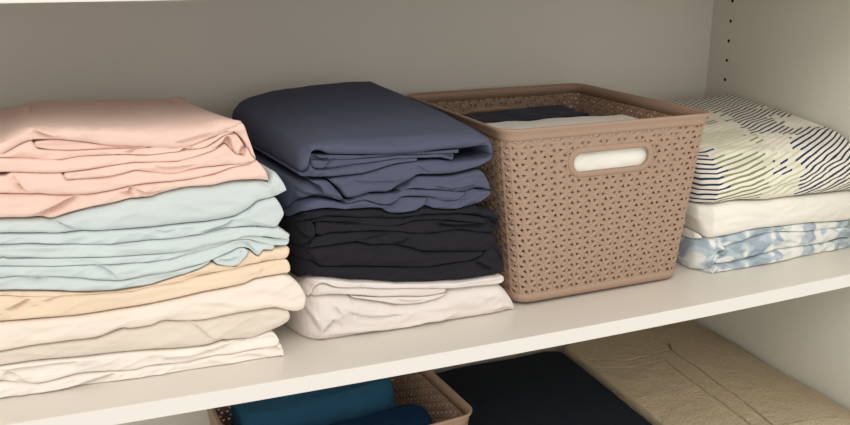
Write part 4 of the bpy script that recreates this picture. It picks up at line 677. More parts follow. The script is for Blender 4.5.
             cr=[([(187.3, 144.7), (191.1, 134.4), (203.7, 127.6)], 0.003)]),
        dict(n='fold', o={'dy': 0.003, 'minh': 0.003, 'skl': -0.13, 'span': (0.19, 0.43), 'skr': -0.12},
             T=[(200.5, 149.4), (200.2, 121.7), (200.8, 122.3), (201.3, 122.8), (201.9, 123.3), (202.5, 123.9), (203.0, 124.4), (203.6, 124.9), (204.1, 125.5), (207.6, 128.4), (208.2, 128.9), (209.8, 151.1), (210.4, 151.2), (211.6, 151.5), (213.9, 151.9), (214.6, 152.0), (221.0, 153.2), (225.1, 152.6), (225.7, 152.5), (226.3, 152.4), (226.9, 152.3), (229.3, 151.9), (231.6, 151.5), (232.8, 151.3), (235.2, 150.9), (237.5, 150.5), (241.7, 149.8), (242.3, 149.7), (242.9, 149.6), (243.5, 149.5), (244.1, 149.4), (244.7, 149.3), (245.3, 149.2), (247.1, 149.0), (248.8, 148.7), (256.7, 147.6), (265.2, 146.5), (278.0, 144.7), (286.8, 143.5), (288.5, 143.3), (293.5, 142.6), (297.2, 142.1), (298.4, 141.9), (299.2, 141.9), (310.2, 141.6), (310.4, 141.6), (311.0, 141.6), (311.6, 141.6), (317.3, 141.4), (318.6, 141.4), (329.4, 141.2), (330.1, 141.1), (334.6, 141.0), (335.2, 141.0), (335.9, 141.0), (336.5, 141.0), (341.7, 140.9), (344.2, 140.8), (346.3, 140.8), (348.1, 140.6), (353.3, 140.1), (355.9, 139.8), (362.5, 139.2), (369.0, 138.6), (371.7, 138.3), (376.4, 137.9), (377.6, 137.8), (378.3, 137.7), (378.9, 137.6), (382.9, 137.3), (383.6, 137.2), (384.3, 137.1), (385.7, 137.0), (390.9, 136.5), (391.6, 136.4), (392.3, 136.4), (395.6, 136.0), (397.0, 135.7), (397.7, 135.5), (398.3, 135.3), (399.7, 135.0), (402.4, 134.2), (407.1, 133.0), (407.8, 132.8), (408.5, 132.6), (409.2, 132.5), (411.9, 131.7), (413.3, 131.4), (418.7, 129.9), (421.5, 129.1), (426.3, 127.5), (427.0, 127.3)],
             B=[(200.3, 145.9), (212.5, 147.3), (243.2, 141.6), (310.8, 131.1), (328.7, 134.3), (358.5, 132.5), (402.5, 124.7), (427.1, 119.1)],
             cr=[]),
        dict(n='fold', o={'dy': 0.002, 'skl': -0.13, 'span': (0.19, 0.43), 'skr': -0.12},
             T=[(199.5, 146.9), (199.1, 120.7), (199.7, 121.2), (200.2, 121.7), (200.8, 122.3), (201.3, 122.8), (201.9, 123.3), (202.5, 123.9), (203.0, 124.4), (203.6, 124.9), (204.1, 125.5), (207.6, 128.4), (208.2, 128.9), (209.6, 147.2), (210.2, 147.2), (211.4, 147.2), (212.5, 147.3), (213.7, 147.1), (214.4, 146.9), (220.7, 145.8), (224.8, 145.0), (225.4, 144.9), (226.0, 144.8), (226.6, 144.7), (229.0, 144.2), (231.3, 143.8), (232.5, 143.6), (234.9, 143.2), (237.3, 142.7), (241.4, 141.9), (242.0, 141.8), (242.6, 141.7), (243.2, 141.6), (243.8, 141.5), (244.4, 141.4), (245.0, 141.3), (246.8, 141.1), (248.5, 140.8), (256.4, 139.6), (264.9, 138.2), (277.8, 136.2), (286.6, 134.9), (288.3, 134.6), (293.3, 133.8), (297.0, 133.3), (298.3, 133.1), (299.0, 132.9), (310.1, 131.2), (310.2, 131.2), (310.8, 131.1), (311.5, 131.2), (317.2, 132.2), (318.5, 132.5), (328.7, 134.3), (329.4, 134.2), (330.0, 134.2), (334.5, 133.9), (335.1, 133.9), (335.8, 133.8), (336.4, 133.8), (341.6, 133.5), (344.2, 133.4), (346.3, 133.2), (348.1, 133.1), (353.3, 132.8), (355.9, 132.7), (358.5, 132.5), (362.5, 131.8), (369.0, 130.7), (371.7, 130.2), (376.5, 129.3), (377.6, 129.1), (378.3, 129.0), (379.0, 128.9), (383.0, 128.2), (383.6, 128.1), (384.3, 127.9), (385.8, 127.7), (391.0, 126.7), (391.7, 126.6), (392.4, 126.5), (395.7, 125.9), (397.1, 125.7), (397.7, 125.5), (398.4, 125.4), (399.8, 125.2), (402.5, 124.7), (407.2, 123.6), (407.9, 123.5), (408.6, 123.3), (409.3, 123.1), (412.0, 122.5), (413.4, 122.2), (417.5, 121.3), (418.8, 128.6), (429.8, 127.4), (440.9, 124.8), (446.6, 117.5)],
             B=[(199.3, 143.3), (207.3, 135.0), (214.1, 129.6), (224.9, 131.7), (261.0, 129.7), (310.7, 123.6), (324.3, 119.4), (355.9, 115.5), (388.5, 115.4), (427.4, 106.7), (441.3, 106.3), (446.7, 112.3)],
             cr=[([(357.2, 132.8), (367.7, 125.2), (402.5, 119.8), (432.6, 121.4)], 0.003), ([(429.8, 127.0), (436.8, 119.6), (432.8, 112.3)], 0.003)]),
        dict(n='lower_wrap', o={'dy': 0.0, 'skl': -0.13, 'span': (0.19, 0.43), 'skr': -0.12},
             T=[(188.7, 118.2), (199.1, 120.7), (208.2, 128.9), (214.1, 129.1), (215.3, 129.8), (220.1, 130.8), (224.3, 131.6), (224.9, 131.7), (225.5, 131.6), (226.1, 131.6), (228.5, 131.5), (230.8, 131.3), (232.0, 131.3), (234.4, 131.1), (236.8, 131.0), (241.0, 130.8), (241.6, 130.7), (242.2, 130.7), (242.8, 130.7), (243.4, 130.7), (244.0, 130.6), (244.6, 130.6), (246.4, 130.5), (248.1, 130.4), (256.1, 130.0), (261.0, 129.7), (264.7, 129.2), (277.6, 127.7), (286.4, 126.6), (288.1, 126.4), (293.1, 125.8), (296.9, 125.3), (298.1, 125.1), (298.9, 125.1), (310.0, 123.7), (310.1, 123.7), (310.7, 123.6), (311.4, 123.4), (317.1, 121.7), (318.3, 121.3), (324.3, 119.4), (328.6, 118.9), (329.2, 118.8), (329.8, 118.7), (334.4, 118.2), (335.0, 118.1), (335.7, 118.0), (336.3, 117.9), (341.5, 117.3), (344.1, 117.0), (346.2, 116.7), (348.0, 116.5), (353.2, 115.9), (355.9, 115.5), (358.5, 115.5), (362.4, 115.5), (369.0, 115.5), (371.7, 115.5), (376.5, 115.4), (377.7, 115.4), (378.4, 115.4), (379.0, 115.4), (383.0, 115.4), (383.7, 115.4), (384.4, 115.4), (385.9, 115.4), (388.5, 115.4), (391.1, 114.8), (391.8, 114.7), (392.4, 114.5), (395.8, 113.8), (397.2, 113.5), (397.9, 113.3), (398.5, 113.2), (399.9, 112.9), (402.6, 112.2), (407.4, 111.2), (408.1, 111.0), (408.8, 110.9), (409.4, 110.7), (412.2, 110.1), (413.6, 109.8), (419.1, 108.6), (421.8, 108.0), (426.7, 106.9), (427.4, 106.7), (428.1, 106.7), (428.7, 106.7), (429.4, 106.7), (430.1, 106.6), (431.5, 105.8), (439.9, 103.8)],
             B=[(188.5, 115.7), (202.2, 118.0), (231.5, 117.4), (254.2, 118.8), (274.8, 111.8), (297.8, 108.9), (321.9, 101.9), (341.3, 94.3), (396.1, 87.0), (422.2, 83.6), (434.7, 85.9), (440.1, 94.5)],
             cr=[([(258.3, 119.8), (285.5, 122.6), (313.3, 122.9)], 0.002), ([(302.9, 109.1), (316.9, 111.1), (322.1, 116.8)], 0.003)]),
        dict(n='fold', o={'dy': -0.001, 'r': 0.01, 'skl': -0.13, 'span': (0.19, 0.43), 'skr': -0.12},
             T=[(181.4, 114.3), (190.1, 114.7), (191.0, 116.5), (191.4, 116.8), (191.8, 117.0), (192.2, 117.1), (192.6, 117.3), (194.4, 117.7), (195.3, 117.8), (197.6, 118.1), (198.1, 118.2), (198.6, 118.2), (199.0, 118.3), (199.5, 118.2), (200.1, 118.2), (200.6, 118.2), (201.1, 118.1), (201.7, 118.1), (202.2, 118.0), (202.7, 118.1), (203.2, 118.2), (203.8, 118.2), (206.6, 118.4), (207.1, 118.3), (207.7, 118.3), (208.3, 118.3), (208.9, 118.3), (210.1, 118.2), (211.3, 118.2), (212.5, 118.1), (213.2, 118.1), (213.6, 118.1), (219.6, 117.9), (223.7, 117.7), (224.3, 117.7), (224.9, 117.7), (225.5, 117.6), (227.9, 117.5), (230.3, 117.4), (231.5, 117.4), (233.9, 117.5), (236.3, 117.7), (240.6, 118.0), (241.2, 118.0), (241.8, 118.0), (242.4, 118.1), (243.0, 118.1), (243.6, 118.2), (244.2, 118.2), (246.0, 118.3), (247.7, 118.4), (254.2, 118.8), (255.8, 118.3), (260.6, 116.6), (264.3, 115.4), (274.8, 111.8), (277.2, 111.5), (286.0, 110.4), (287.8, 110.2), (292.8, 109.5), (296.5, 109.0), (297.8, 108.9), (298.6, 108.7), (309.7, 105.5), (309.8, 105.4), (310.4, 105.2), (311.1, 105.1), (316.8, 103.4), (318.1, 103.0), (321.9, 101.9), (324.1, 101.1), (328.4, 99.4), (329.0, 99.1), (329.6, 98.9), (334.2, 97.1), (334.8, 96.8), (335.5, 96.6), (336.1, 96.3), (341.3, 94.3), (343.9, 93.9), (346.0, 93.6), (347.9, 93.4), (353.1, 92.7), (355.8, 92.4), (358.4, 92.0), (362.4, 91.5), (369.1, 90.6), (371.7, 90.3), (376.6, 89.6), (377.8, 89.5), (378.4, 89.4), (379.1, 89.3), (383.2, 88.7), (383.8, 88.7), (384.5, 88.6), (386.0, 88.4), (388.7, 88.0), (391.3, 87.7), (392.0, 87.6), (392.6, 87.5), (396.1, 87.0), (397.4, 86.9), (398.1, 86.8), (398.8, 86.7), (400.1, 86.5), (402.9, 86.1), (407.7, 85.5), (408.4, 85.4), (409.1, 85.3), (409.8, 85.2), (412.5, 84.9), (413.9, 84.7), (419.4, 84.0), (422.2, 83.6)],
             B=[(180.8, 104.3), (186.8, 101.7), (203.5, 100.1), (212.5, 92.8), (241.4, 88.8), (297.3, 80.6), (345.9, 74.2), (386.2, 73.9), (406.8, 74.6), (422.2, 82.3)],
             cr=[([(194.2, 114.4), (200.7, 108.2), (209.1, 96.6)], 0.002)]),
        dict(n='bottom_fold', o={'dy': 0.001, 'r': 0.01, 'skl': -0.13, 'span': (0.19, 0.43), 'skr': -0.12},
             T=[(180.7, 101.8), (186.4, 100.3), (187.2, 101.9), (187.5, 102.0), (187.8, 102.1), (188.3, 102.2), (189.5, 102.3), (190.3, 102.4), (190.7, 102.4), (191.1, 102.4), (191.5, 102.5), (191.9, 102.5), (193.6, 102.4), (194.6, 102.3), (196.9, 102.0), (197.3, 101.9), (197.8, 101.8), (198.2, 101.8), (198.8, 101.6), (199.3, 101.4), (199.8, 101.3), (200.3, 101.1), (200.9, 100.9), (201.4, 100.8), (201.9, 100.6), (202.4, 100.4), (203.0, 100.2), (203.5, 100.1), (205.7, 98.4), (206.2, 97.9), (206.8, 97.5), (207.4, 97.0), (207.9, 96.5), (209.1, 95.6), (210.2, 94.7), (211.4, 93.7), (212.1, 93.2), (212.5, 92.8), (218.5, 92.0), (222.7, 91.4), (223.3, 91.3), (223.9, 91.2), (224.5, 91.1), (226.9, 90.8), (229.3, 90.5), (230.5, 90.3), (232.9, 90.0), (235.3, 89.6), (239.5, 89.0), (240.2, 89.0), (240.8, 88.9), (241.4, 88.8), (242.0, 88.7), (242.6, 88.6), (243.2, 88.5), (245.0, 88.3), (246.7, 88.0), (253.2, 87.1), (254.8, 86.8), (259.7, 86.1), (263.4, 85.6), (274.1, 84.0), (276.5, 83.6), (285.4, 82.3), (287.1, 82.1), (292.2, 81.3), (296.0, 80.8), (297.3, 80.6), (298.0, 80.5), (309.3, 79.0), (309.4, 79.0), (310.0, 78.9), (310.7, 78.8), (316.5, 78.1), (317.7, 77.9), (321.6, 77.4), (323.8, 77.1), (328.1, 76.5), (328.8, 76.4), (329.4, 76.4), (334.0, 75.8), (334.6, 75.7), (335.3, 75.6), (335.9, 75.5), (341.2, 74.8), (343.8, 74.5), (345.9, 74.2), (347.8, 74.2), (353.1, 74.1), (355.7, 74.1), (358.4, 74.1), (362.4, 74.1), (369.1, 74.0), (371.8, 74.0), (376.6, 73.9), (377.8, 73.9), (378.5, 73.9), (379.2, 73.9), (383.2, 73.9), (383.9, 73.9), (384.6, 73.9), (386.1, 73.9), (386.2, 73.9), (388.8, 74.0), (391.4, 74.0), (392.1, 74.1), (392.7, 74.1), (396.2, 74.2), (397.5, 74.3), (398.2, 74.3), (398.9, 74.3), (400.3, 74.4), (403.0, 74.5), (405.7, 74.6), (407.1, 73.6), (423.6, 81.4), (434.6, 89.9), (441.5, 94.4), (448.9, 77.4), (454.3, 61.8)],
             B=[(179.4, 77.7), (183.8, 77.2), (189.7, 75.5), (196.9, 81.5), (218.4, 78.5), (245.7, 71.2), (277.9, 65.2), (309.7, 58.5), (384.0, 50.2), (417.2, 49.0), (443.9, 48.8), (453.7, 55.0)],
             cr=[([(408.5, 74.4), (422.5, 64.5), (440.9, 55.1)], 0.003), ([(433.2, 92.4), (443.3, 77.7), (452.1, 64.4)], 0.002)]),
    ]),
    'pinkwhite': (0.88, [(174.1, 964.9), (178.0, 945.0), (182.1, 927.8), (186.6, 913.2), (191.4, 901.2), (196.7, 891.9), (202.4, 885.3), (208.7, 881.3), (215.7, 880.0), (446.7, 880.0), (470.4, 886.0)], [
        dict(n='top_fold', o={'dy': -0.002, 'minh': 0.002, 'skl': -0.13, 'span': (0.19, 0.43), 'skr': -0.12},
             T=[(190.4, 61.8), (194.7, 71.0), (198.9, 77.4), (199.8, 78.3), (200.2, 78.3), (200.7, 78.4), (201.1, 78.5), (201.6, 78.6), (202.1, 78.7), (202.5, 78.8), (203.0, 78.9), (203.5, 79.0), (203.9, 79.1), (205.9, 79.4), (206.4, 79.4), (206.9, 79.4), (207.5, 79.4), (208.0, 79.4), (209.0, 79.5), (210.0, 79.5), (211.1, 79.5), (211.7, 79.4), (212.2, 79.4), (217.9, 78.7), (218.4, 78.6), (222.1, 77.6), (222.7, 77.4), (223.3, 77.3), (223.9, 77.1), (226.3, 76.5), (228.7, 75.8), (229.9, 75.5), (232.3, 74.8), (234.7, 74.2), (238.9, 73.0), (239.5, 72.9), (240.1, 72.7), (240.8, 72.5), (241.4, 72.4), (242.0, 72.2), (242.6, 72.0), (244.4, 71.6), (245.6, 71.2), (246.1, 71.1), (252.6, 69.9), (254.2, 69.6), (259.2, 68.7), (262.9, 68.0), (273.6, 66.0), (276.0, 65.6), (277.9, 65.2), (284.9, 63.7), (286.7, 63.4), (291.8, 62.3), (295.6, 61.5), (296.8, 61.2), (297.6, 61.1), (308.9, 58.7), (309.0, 58.7), (309.7, 58.6), (310.3, 58.5), (316.1, 57.8), (317.4, 57.7), (321.3, 57.3), (323.6, 57.0), (327.9, 56.5), (328.5, 56.5), (329.2, 56.4), (333.8, 55.9), (334.4, 55.8), (335.1, 55.7), (335.7, 55.7), (341.0, 55.1), (343.7, 54.8), (345.8, 54.5), (347.6, 54.3), (353.0, 53.7), (355.6, 53.4), (358.3, 53.1), (362.3, 52.7), (369.1, 51.9), (371.8, 51.6), (376.7, 51.1), (377.9, 50.9), (378.6, 50.9), (379.2, 50.8), (383.3, 50.3), (384.0, 50.2), (384.7, 50.2), (386.2, 50.2), (386.3, 50.2), (388.9, 50.1), (391.5, 50.0), (392.2, 49.9), (392.9, 49.9), (396.3, 49.8), (397.7, 49.7), (398.4, 49.7), (399.1, 49.7), (400.5, 49.6), (403.2, 49.5), (407.1, 49.4), (408.1, 49.4), (408.8, 49.3), (409.5, 49.3), (410.2, 49.3), (413.0, 49.2), (414.3, 49.1), (417.1, 49.0), (419.9, 49.0), (422.0, 49.0), (422.7, 49.0), (423.4, 49.0), (427.6, 49.0), (428.3, 48.9), (429.1, 48.9), (429.8, 48.9), (430.5, 48.9), (431.2, 48.9), (433.3, 48.9), (434.0, 48.9), (434.7, 48.9), (435.4, 48.9), (436.1, 48.9), (436.8, 48.9), (437.5, 48.9), (438.2, 48.9), (439.6, 48.6), (448.6, 49.3), (452.8, 43.6)],
             B=[(190.2, 56.7), (194.8, 55.0), (198.1, 54.3), (203.4, 67.0), (210.8, 73.4), (229.5, 65.4), (265.1, 59.4), (284.0, 55.3), (322.6, 50.1), (371.8, 42.7), (410.3, 39.6), (442.7, 37.5), (452.1, 39.6)],
             cr=[]),
        dict(n='middle_fold', o={'dy': 0.001, 'amp': 0.0006, 'skl': -0.13, 'span': (0.19, 0.43), 'skr': -0.12},
             T=[(200.3, 61.1), (206.5, 68.6), (210.7, 72.1), (229.5, 64.6), (265.1, 58.8), (283.9, 54.6), (322.5, 49.5), (362.3, 43.5), (373.1, 41.8)],
             B=[(200.1, 55.5), (220.6, 56.0), (257.3, 49.7), (285.7, 43.0), (309.4, 40.3), (346.2, 35.0), (369.1, 36.0), (373.2, 38.5)],
             cr=[]),
        dict(n='middle_fold', o={'dy': 0.002, 'amp': 0.0006, 'skl': -0.13, 'span': (0.19, 0.43), 'skr': -0.12},
             T=[(248.6, 50.4), (285.7, 42.4), (309.4, 39.5), (346.2, 34.3), (371.8, 35.2)],
             B=[(248.6, 48.4), (289.9, 35.5), (309.2, 29.0), (334.2, 26.3), (359.1, 29.2), (371.8, 33.3)],
             cr=[([(302.8, 37.0), (322.3, 31.3), (342.2, 29.5)], 0.0015)]),
        dict(n='bottom_fold', o={'dy': -0.003, 'r': 0.024, 'e': 2.4, 'amp': 0.0013, 'on_shelf': True, 'skl': -0.13, 'span': (0.19, 0.43), 'skr': -0.12},
             T=[(179.3, 29.1), (185.4, 45.9), (191.6, 55.4), (199.1, 54.6), (200.1, 55.5), (200.5, 55.6), (201.0, 55.7), (201.5, 55.9), (202.0, 56.0), (202.4, 56.1), (202.9, 56.3), (204.9, 56.6), (205.4, 56.7), (205.9, 56.7), (206.4, 56.8), (207.0, 56.8), (208.0, 56.9), (209.1, 57.0), (210.1, 57.1), (210.8, 57.0), (211.2, 57.0), (217.0, 56.5), (217.5, 56.5), (220.6, 56.0), (221.2, 55.9), (221.8, 55.8), (222.4, 55.7), (223.0, 55.6), (225.4, 55.1), (227.9, 54.7), (229.1, 54.5), (231.5, 54.1), (233.9, 53.7), (238.2, 52.9), (238.8, 52.8), (239.4, 52.7), (240.1, 52.6), (240.7, 52.5), (241.3, 52.4), (241.9, 52.3), (243.7, 52.0), (245.0, 51.8), (245.5, 51.7), (248.0, 51.2), (248.6, 48.4), (249.2, 48.2), (251.9, 47.4), (253.5, 46.9), (257.2, 45.7), (258.5, 45.3), (262.2, 44.2), (264.7, 43.4), (272.9, 40.8), (275.3, 40.0), (277.2, 39.4), (283.6, 37.5), (284.3, 37.2), (285.6, 36.8), (286.1, 36.7), (289.9, 35.5), (291.2, 35.0), (295.0, 33.7), (296.3, 33.3), (297.1, 33.0), (308.4, 29.2), (308.6, 29.2), (309.2, 29.0), (309.9, 28.9), (315.7, 28.3), (317.0, 28.1), (321.0, 27.7), (322.3, 27.6), (323.2, 27.5), (327.6, 27.0), (328.2, 26.9), (328.9, 26.9), (333.5, 26.4), (334.2, 26.3), (334.8, 26.4), (335.5, 26.5), (340.8, 27.1), (343.5, 27.4), (345.6, 27.7), (346.2, 27.7), (347.5, 27.9), (352.9, 28.5), (355.6, 28.8), (358.3, 29.1), (359.1, 29.2), (362.3, 30.3), (369.1, 32.4), (370.4, 32.9), (371.8, 34.0), (378.6, 40.6), (410.3, 38.8), (442.7, 36.1), (455.7, 27.7), (464.4, 13.0), (469.9, -3.9)],
             B=[(178.4, 13.1), (182.5, 4.4), (191.4, 3.1), (203.1, 0.6), (222.8, -2.4), (250.7, -4.1), (282.1, -7.0), (308.6, -8.0), (359.0, -9.9), (410.9, -10.0), (454.9, -9.8), (468.4, -10.5)],
             cr=[([(210.2, 4.9), (215.3, 14.8), (225.4, 22.1), (232.8, 23.5)], 0.004), ([(232.8, 23.5), (231.9, 31.4), (225.0, 42.8)], 0.002), ([(210.2, 4.9), (250.9, 2.1), (308.7, -2.6), (346.0, -0.1), (385.7, -3.4)], 0.003), ([(382.8, 5.3), (362.3, -0.8)], 0.0015), ([(289.9, 35.1), (270.9, 40.7), (246.2, 52.3)], 0.002), ([(239.4, 32.8), (270.4, 19.9), (315.6, 16.4)], 0.002), ([(432.1, -1.3), (446.3, 3.3), (466.4, -0.5)], 0.002), ([(193.9, 35.5), (201.4, 23.5), (210.3, 7.5)], 0.003), ([(187.8, 41.0), (192.3, 38.5), (206.5, 21.6)], 0.003)]),
    ]),
    'quilt': (0.884, [(768.3, 945.0), (768.9, 928.0), (771.2, 905.0), (787.0, 888.0), (834.4, 884.0), (1073.4, 884.0)], [
        dict(n='cover', o={'dy': -0.002, 'r': 0.062, 'rl': 0.014, 'e': 2.0, 'depth': 0.3, 'top': True, 'rp': 0.03, 'amp': 0.0025, 'nn': 46, 'skl': -0.0, 'skr': 0.0, 'bulge': 0.004, 'rise': (0.028, 0.037), 'flat_right': True},
             T=[(758.1, 147.3), (758.2, 160.8), (785.9, 171.3), (853.7, 171.8), (927.1, 171.4), (1023.2, 172.5), (1046.0, 172.7)],
             B=[(761.7, 111.3), (763.8, 103.6), (766.5, 100.3), (779.4, 101.1), (804.7, 103.1), (823.5, 104.6), (854.2, 101.8), (882.1, 99.7), (901.7, 100.2), (955.9, 99.0), (1037.3, 97.2), (1046.0, 97.1)],
             cr=[([(761.0, 130.1), (765.6, 117.2), (777.2, 104.1)], 0.004), ([(761.3, 115.9), (764.2, 108.0)], 0.003)]),
    ]),
    'cream3': (0.884, [(768.3, 945.0), (768.9, 928.0), (771.2, 905.0), (787.0, 888.0), (834.4, 884.0), (1073.4, 884.0)], [
        dict(n='cover', o={'dy': -0.001, 'r': 0.014, 'rl': 0.008, 're': 0.0015, 'e': 2.6, 'depth': 0.28, 'amp': 0.0012, 'flat_right': True},
             T=[(764.3, 93.5), (766.6, 99.6), (779.4, 100.4), (804.8, 102.4), (823.6, 103.8), (854.3, 101.0), (882.2, 98.9), (901.8, 99.4), (956.0, 98.2), (1037.5, 96.4), (1046.0, 96.3)],
             B=[(764.9, 87.4), (766.2, 86.9), (769.5, 81.7), (775.4, 70.4), (778.4, 60.1), (783.0, 52.5), (786.7, 52.7), (811.5, 53.8), (860.2, 58.2), (894.8, 57.1), (953.3, 55.7), (1046.1, 50.1), (1046.0, 50.1)],
             cr=[]),
        dict(n='inner_roll', o={'dy': 0.001, 'r': 0.007, 'depth': 0.28, 'amp': 0.0004},
             T=[(767.4, 55.0), (768.7, 60.4), (771.9, 58.8), (779.0, 54.8)],
             B=[(768.2, 47.2), (769.7, 46.4), (771.5, 48.6), (779.6, 49.7)],
             cr=[]),
        dict(n='inner_fold', o={'dy': 0.035, 'depth': 0.2, 'amp': 0.0004},
             T=[(764.7, 84.9), (766.1, 85.6), (769.6, 80.2), (776.6, 67.6)],
             B=[(766.9, 63.3), (767.7, 69.6), (771.1, 66.5), (777.7, 58.4)],
             cr=[]),
    ]),
    'floral': (0.884, [(768.3, 945.0), (768.9, 928.0), (771.2, 905.0), (787.0, 888.0), (834.4, 884.0), (1073.4, 884.0)], [
        dict(n='side_wrap', o={'dy': -0.001, 'r': 0.018, 'e': 2.2, 'depth': 0.28, 'amp': 0.0008},
             T=[(769.7, 24.4), (768.9, 41.0), (771.6, 47.8), (783.2, 50.9), (795.0, 52.4), (808.0, 41.2), (812.1, 35.4)],
             B=[(771.7, 3.6), (773.2, -3.4), (777.2, -5.1), (789.8, -7.5), (795.3, 7.2), (799.9, 25.2), (812.3, 33.9)],
             cr=[([(781.1, 9.5), (785.2, 24.8), (794.0, 33.0)], 0.002)]),
        dict(n='upper_fold', o={'dy': 0.003, 'flat_right': True},
             T=[(793.5, 51.8), (811.6, 53.0), (860.3, 57.4), (894.9, 56.3), (953.4, 54.7), (1046.3, 49.3), (1046.0, 49.3)],
             B=[(795.6, 33.3), (812.0, 35.9), (824.1, 40.3), (852.8, 44.4), (891.2, 49.5), (965.3, 42.0), (1048.0, 40.2), (1046.0, 40.2)],
             cr=[]),
        dict(n='middle_fold', o={'dy': 0.001, 'r': 0.01, 'flat_right': True},
             T=[(790.1, 23.2), (799.4, 29.8), (801.4, 26.3), (811.5, 33.3), (812.3, 33.9), (812.8, 36.2), (813.6, 36.5), (824.1, 40.3), (831.5, 41.6), (852.8, 44.4), (861.9, 45.6), (889.3, 49.3), (891.2, 49.5), (895.9, 49.0), (909.6, 47.6), (955.4, 43.0), (965.3, 42.0), (1046.9, 40.3), (1048.0, 40.2), (1046.0, 40.3)],
             B=[(791.3, 13.0), (795.7, 11.3), (827.7, 11.0), (856.8, 14.4), (893.1, 17.8), (913.7, 19.9), (992.2, 18.6), (1051.6, 20.6), (1046.0, 20.5)],
             cr=[([(797.8, 14.2), (800.1, 23.2), (809.6, 28.3)], 0.003)]),
        dict(n='lower_fold', o={'dy': -0.001, 'r': 0.01, 'on_shelf': True, 'flat_right': True},
             T=[(785.5, -3.6), (788.9, 8.5), (791.1, -2.3), (792.1, 1.6), (792.5, 2.9), (793.2, 3.9), (795.3, 7.2), (795.9, 9.4), (797.3, 11.3), (798.2, 11.3), (799.0, 11.3), (801.5, 11.3), (814.2, 11.2), (815.0, 11.1), (815.9, 11.1), (816.7, 11.1), (827.7, 11.0), (835.3, 12.1), (856.8, 14.4), (866.0, 15.2), (893.1, 17.8), (893.8, 17.9), (895.7, 18.0), (900.4, 18.5), (913.7, 19.9), (959.2, 19.2), (969.1, 19.0), (992.2, 18.6), (1050.6, 20.6), (1051.6, 20.6), (1046.0, 20.6)],
             B=[(785.9, -7.5), (822.3, -6.5), (859.3, -4.1), (911.3, 2.4), (953.1, 0.8), (1055.0, 2.7), (1046.0, 2.6)],
             cr=[]),
    ]),
}

INFO = {
    'pink': ('folded_sheet', 'pale pink folded sheet on top of the left stack', 'sheet', 'sheets of the left stack', 'pink'),
    'lightblue': ('folded_sheet', 'pale blue folded sheet directly under the pink one', 'sheet', 'sheets of the left stack', 'lightblue'),
    'peach': ('folded_sheet', 'peach folded sheet between the pale blue and the ivory sheets', 'sheet', 'sheets of the left stack', 'peach'),
    'ivory': ('folded_sheet', 'plump ivory folded sheet just below the peach one', 'sheet', 'sheets of the left stack', 'ivory'),
    'greycream': ('folded_sheet', 'greyish cream folded sheet, second from the bottom of the left stack', 'sheet', 'sheets of the left stack', 'greycream'),
    'white1': ('folded_sheet', 'white folded sheet with wavy folds, lowest of the left stack on the shelf', 'sheet', 'sheets of the left stack', 'white'),
    'slate1': ('folded_sheet', 'slate blue folded sheet with smooth top, topmost of the middle stack', 'sheet', 'sheets of the middle stack', 'slate'),
    'slate2': ('folded_sheet', 'slate blue crumpled sheet squeezed between the smooth slate one and the black one', 'sheet', 'sheets of the middle stack', 'slate'),
    'black': ('folded_sheet', 'charcoal black folded sheet in the middle stack', 'sheet', 'sheets of the middle stack', 'black'),
    'pinkwhite': ('folded_sheet', 'blush white folded sheet at the bottom of the middle stack', 'sheet', 'sheets of the middle stack', 'pinkwhite'),
    'quilt': ('folded_quilt', 'white quilt with navy and olive stroke pattern on top of the right stack', 'quilt', None, 'quilt'),
    'cream3': ('folded_sheet', 'plain cream folded sheet under the striped quilt', 'sheet', 'bedding of the right stack', 'cream'),
    'floral': ('folded_sheet', 'blue and white leaf print folded sheet lowest of the right stack', 'sheet', 'bedding of the right stack', 'floral'),
}

for key, (nm, label, cat, group, matkey) in INFO.items():
    Y, F, layers = STACKS[key]
    bz = min(min(p[1] for p in l['B']) for l in layers) / 1000
    cxm = sum(p[0] for p in layers[-1]['B']) / len(layers[-1]['B']) / 1000
    t = thing(nm, (cxm, Y + .13, max(bz, float(shelf_z(cxm)))), label, cat, group)
    for k, l in enumerate(layers):
        kw = dict(l['o'])
        if F: kw['front'] = F
        if k == 0: kw.setdefault('gap', .0021 if key in ('peach', 'slate2') else .0014)
        fold(l['n'], t, M[matkey], l['T'], l['B'], Y, creases=l['cr'], seed=sum(map(ord, key)) % 17 + k, **kw)

# ------------------------------------------------------------------ pierced plastic baskets
def outline(w, d, rc):
    """rounded rectangle as segments, starting at the middle of the front side, running to +x"""
    a, b = w / 2, d / 2
    q = math.pi / 2 * rc
    return dict(w=w, d=d, rc=rc, segs=[('l', (0, -b), (a - rc, -b)), ('a', (a - rc, -b + rc), -90), ('l', (a, -b + rc), (a, b - rc)), ('a', (a - rc, b - rc), 0),
            ('l', (a - rc, b), (-a + rc, b)), ('a', (-a + rc, b - rc), 90), ('l', (-a, b - rc), (-a, -b + rc)), ('a', (-a + rc, -b + rc), 180), ('l', (-a + rc, -b), (0, -b))])


def seglen(s, rc): return math.hypot(s[2][0] - s[1][0], s[2][1] - s[1][1]) if s[0] == 'l' else math.pi / 2 * rc


def on_outline(o, i, t):
    s = o['segs'][i]
    if s[0] == 'l':
        dx, dy = s[2][0] - s[1][0], s[2][1] - s[1][1]; l = math.hypot(dx, dy)
        return s[1][0] + dx * t, s[1][1] + dy * t, dy / l, -dx / l
    a = math.radians(s[2] + 90 * t); c, sn = math.cos(a), math.sin(a)
    return s[1][0] + o['rc'] * c, s[1][1] + o['rc'] * sn, c, sn


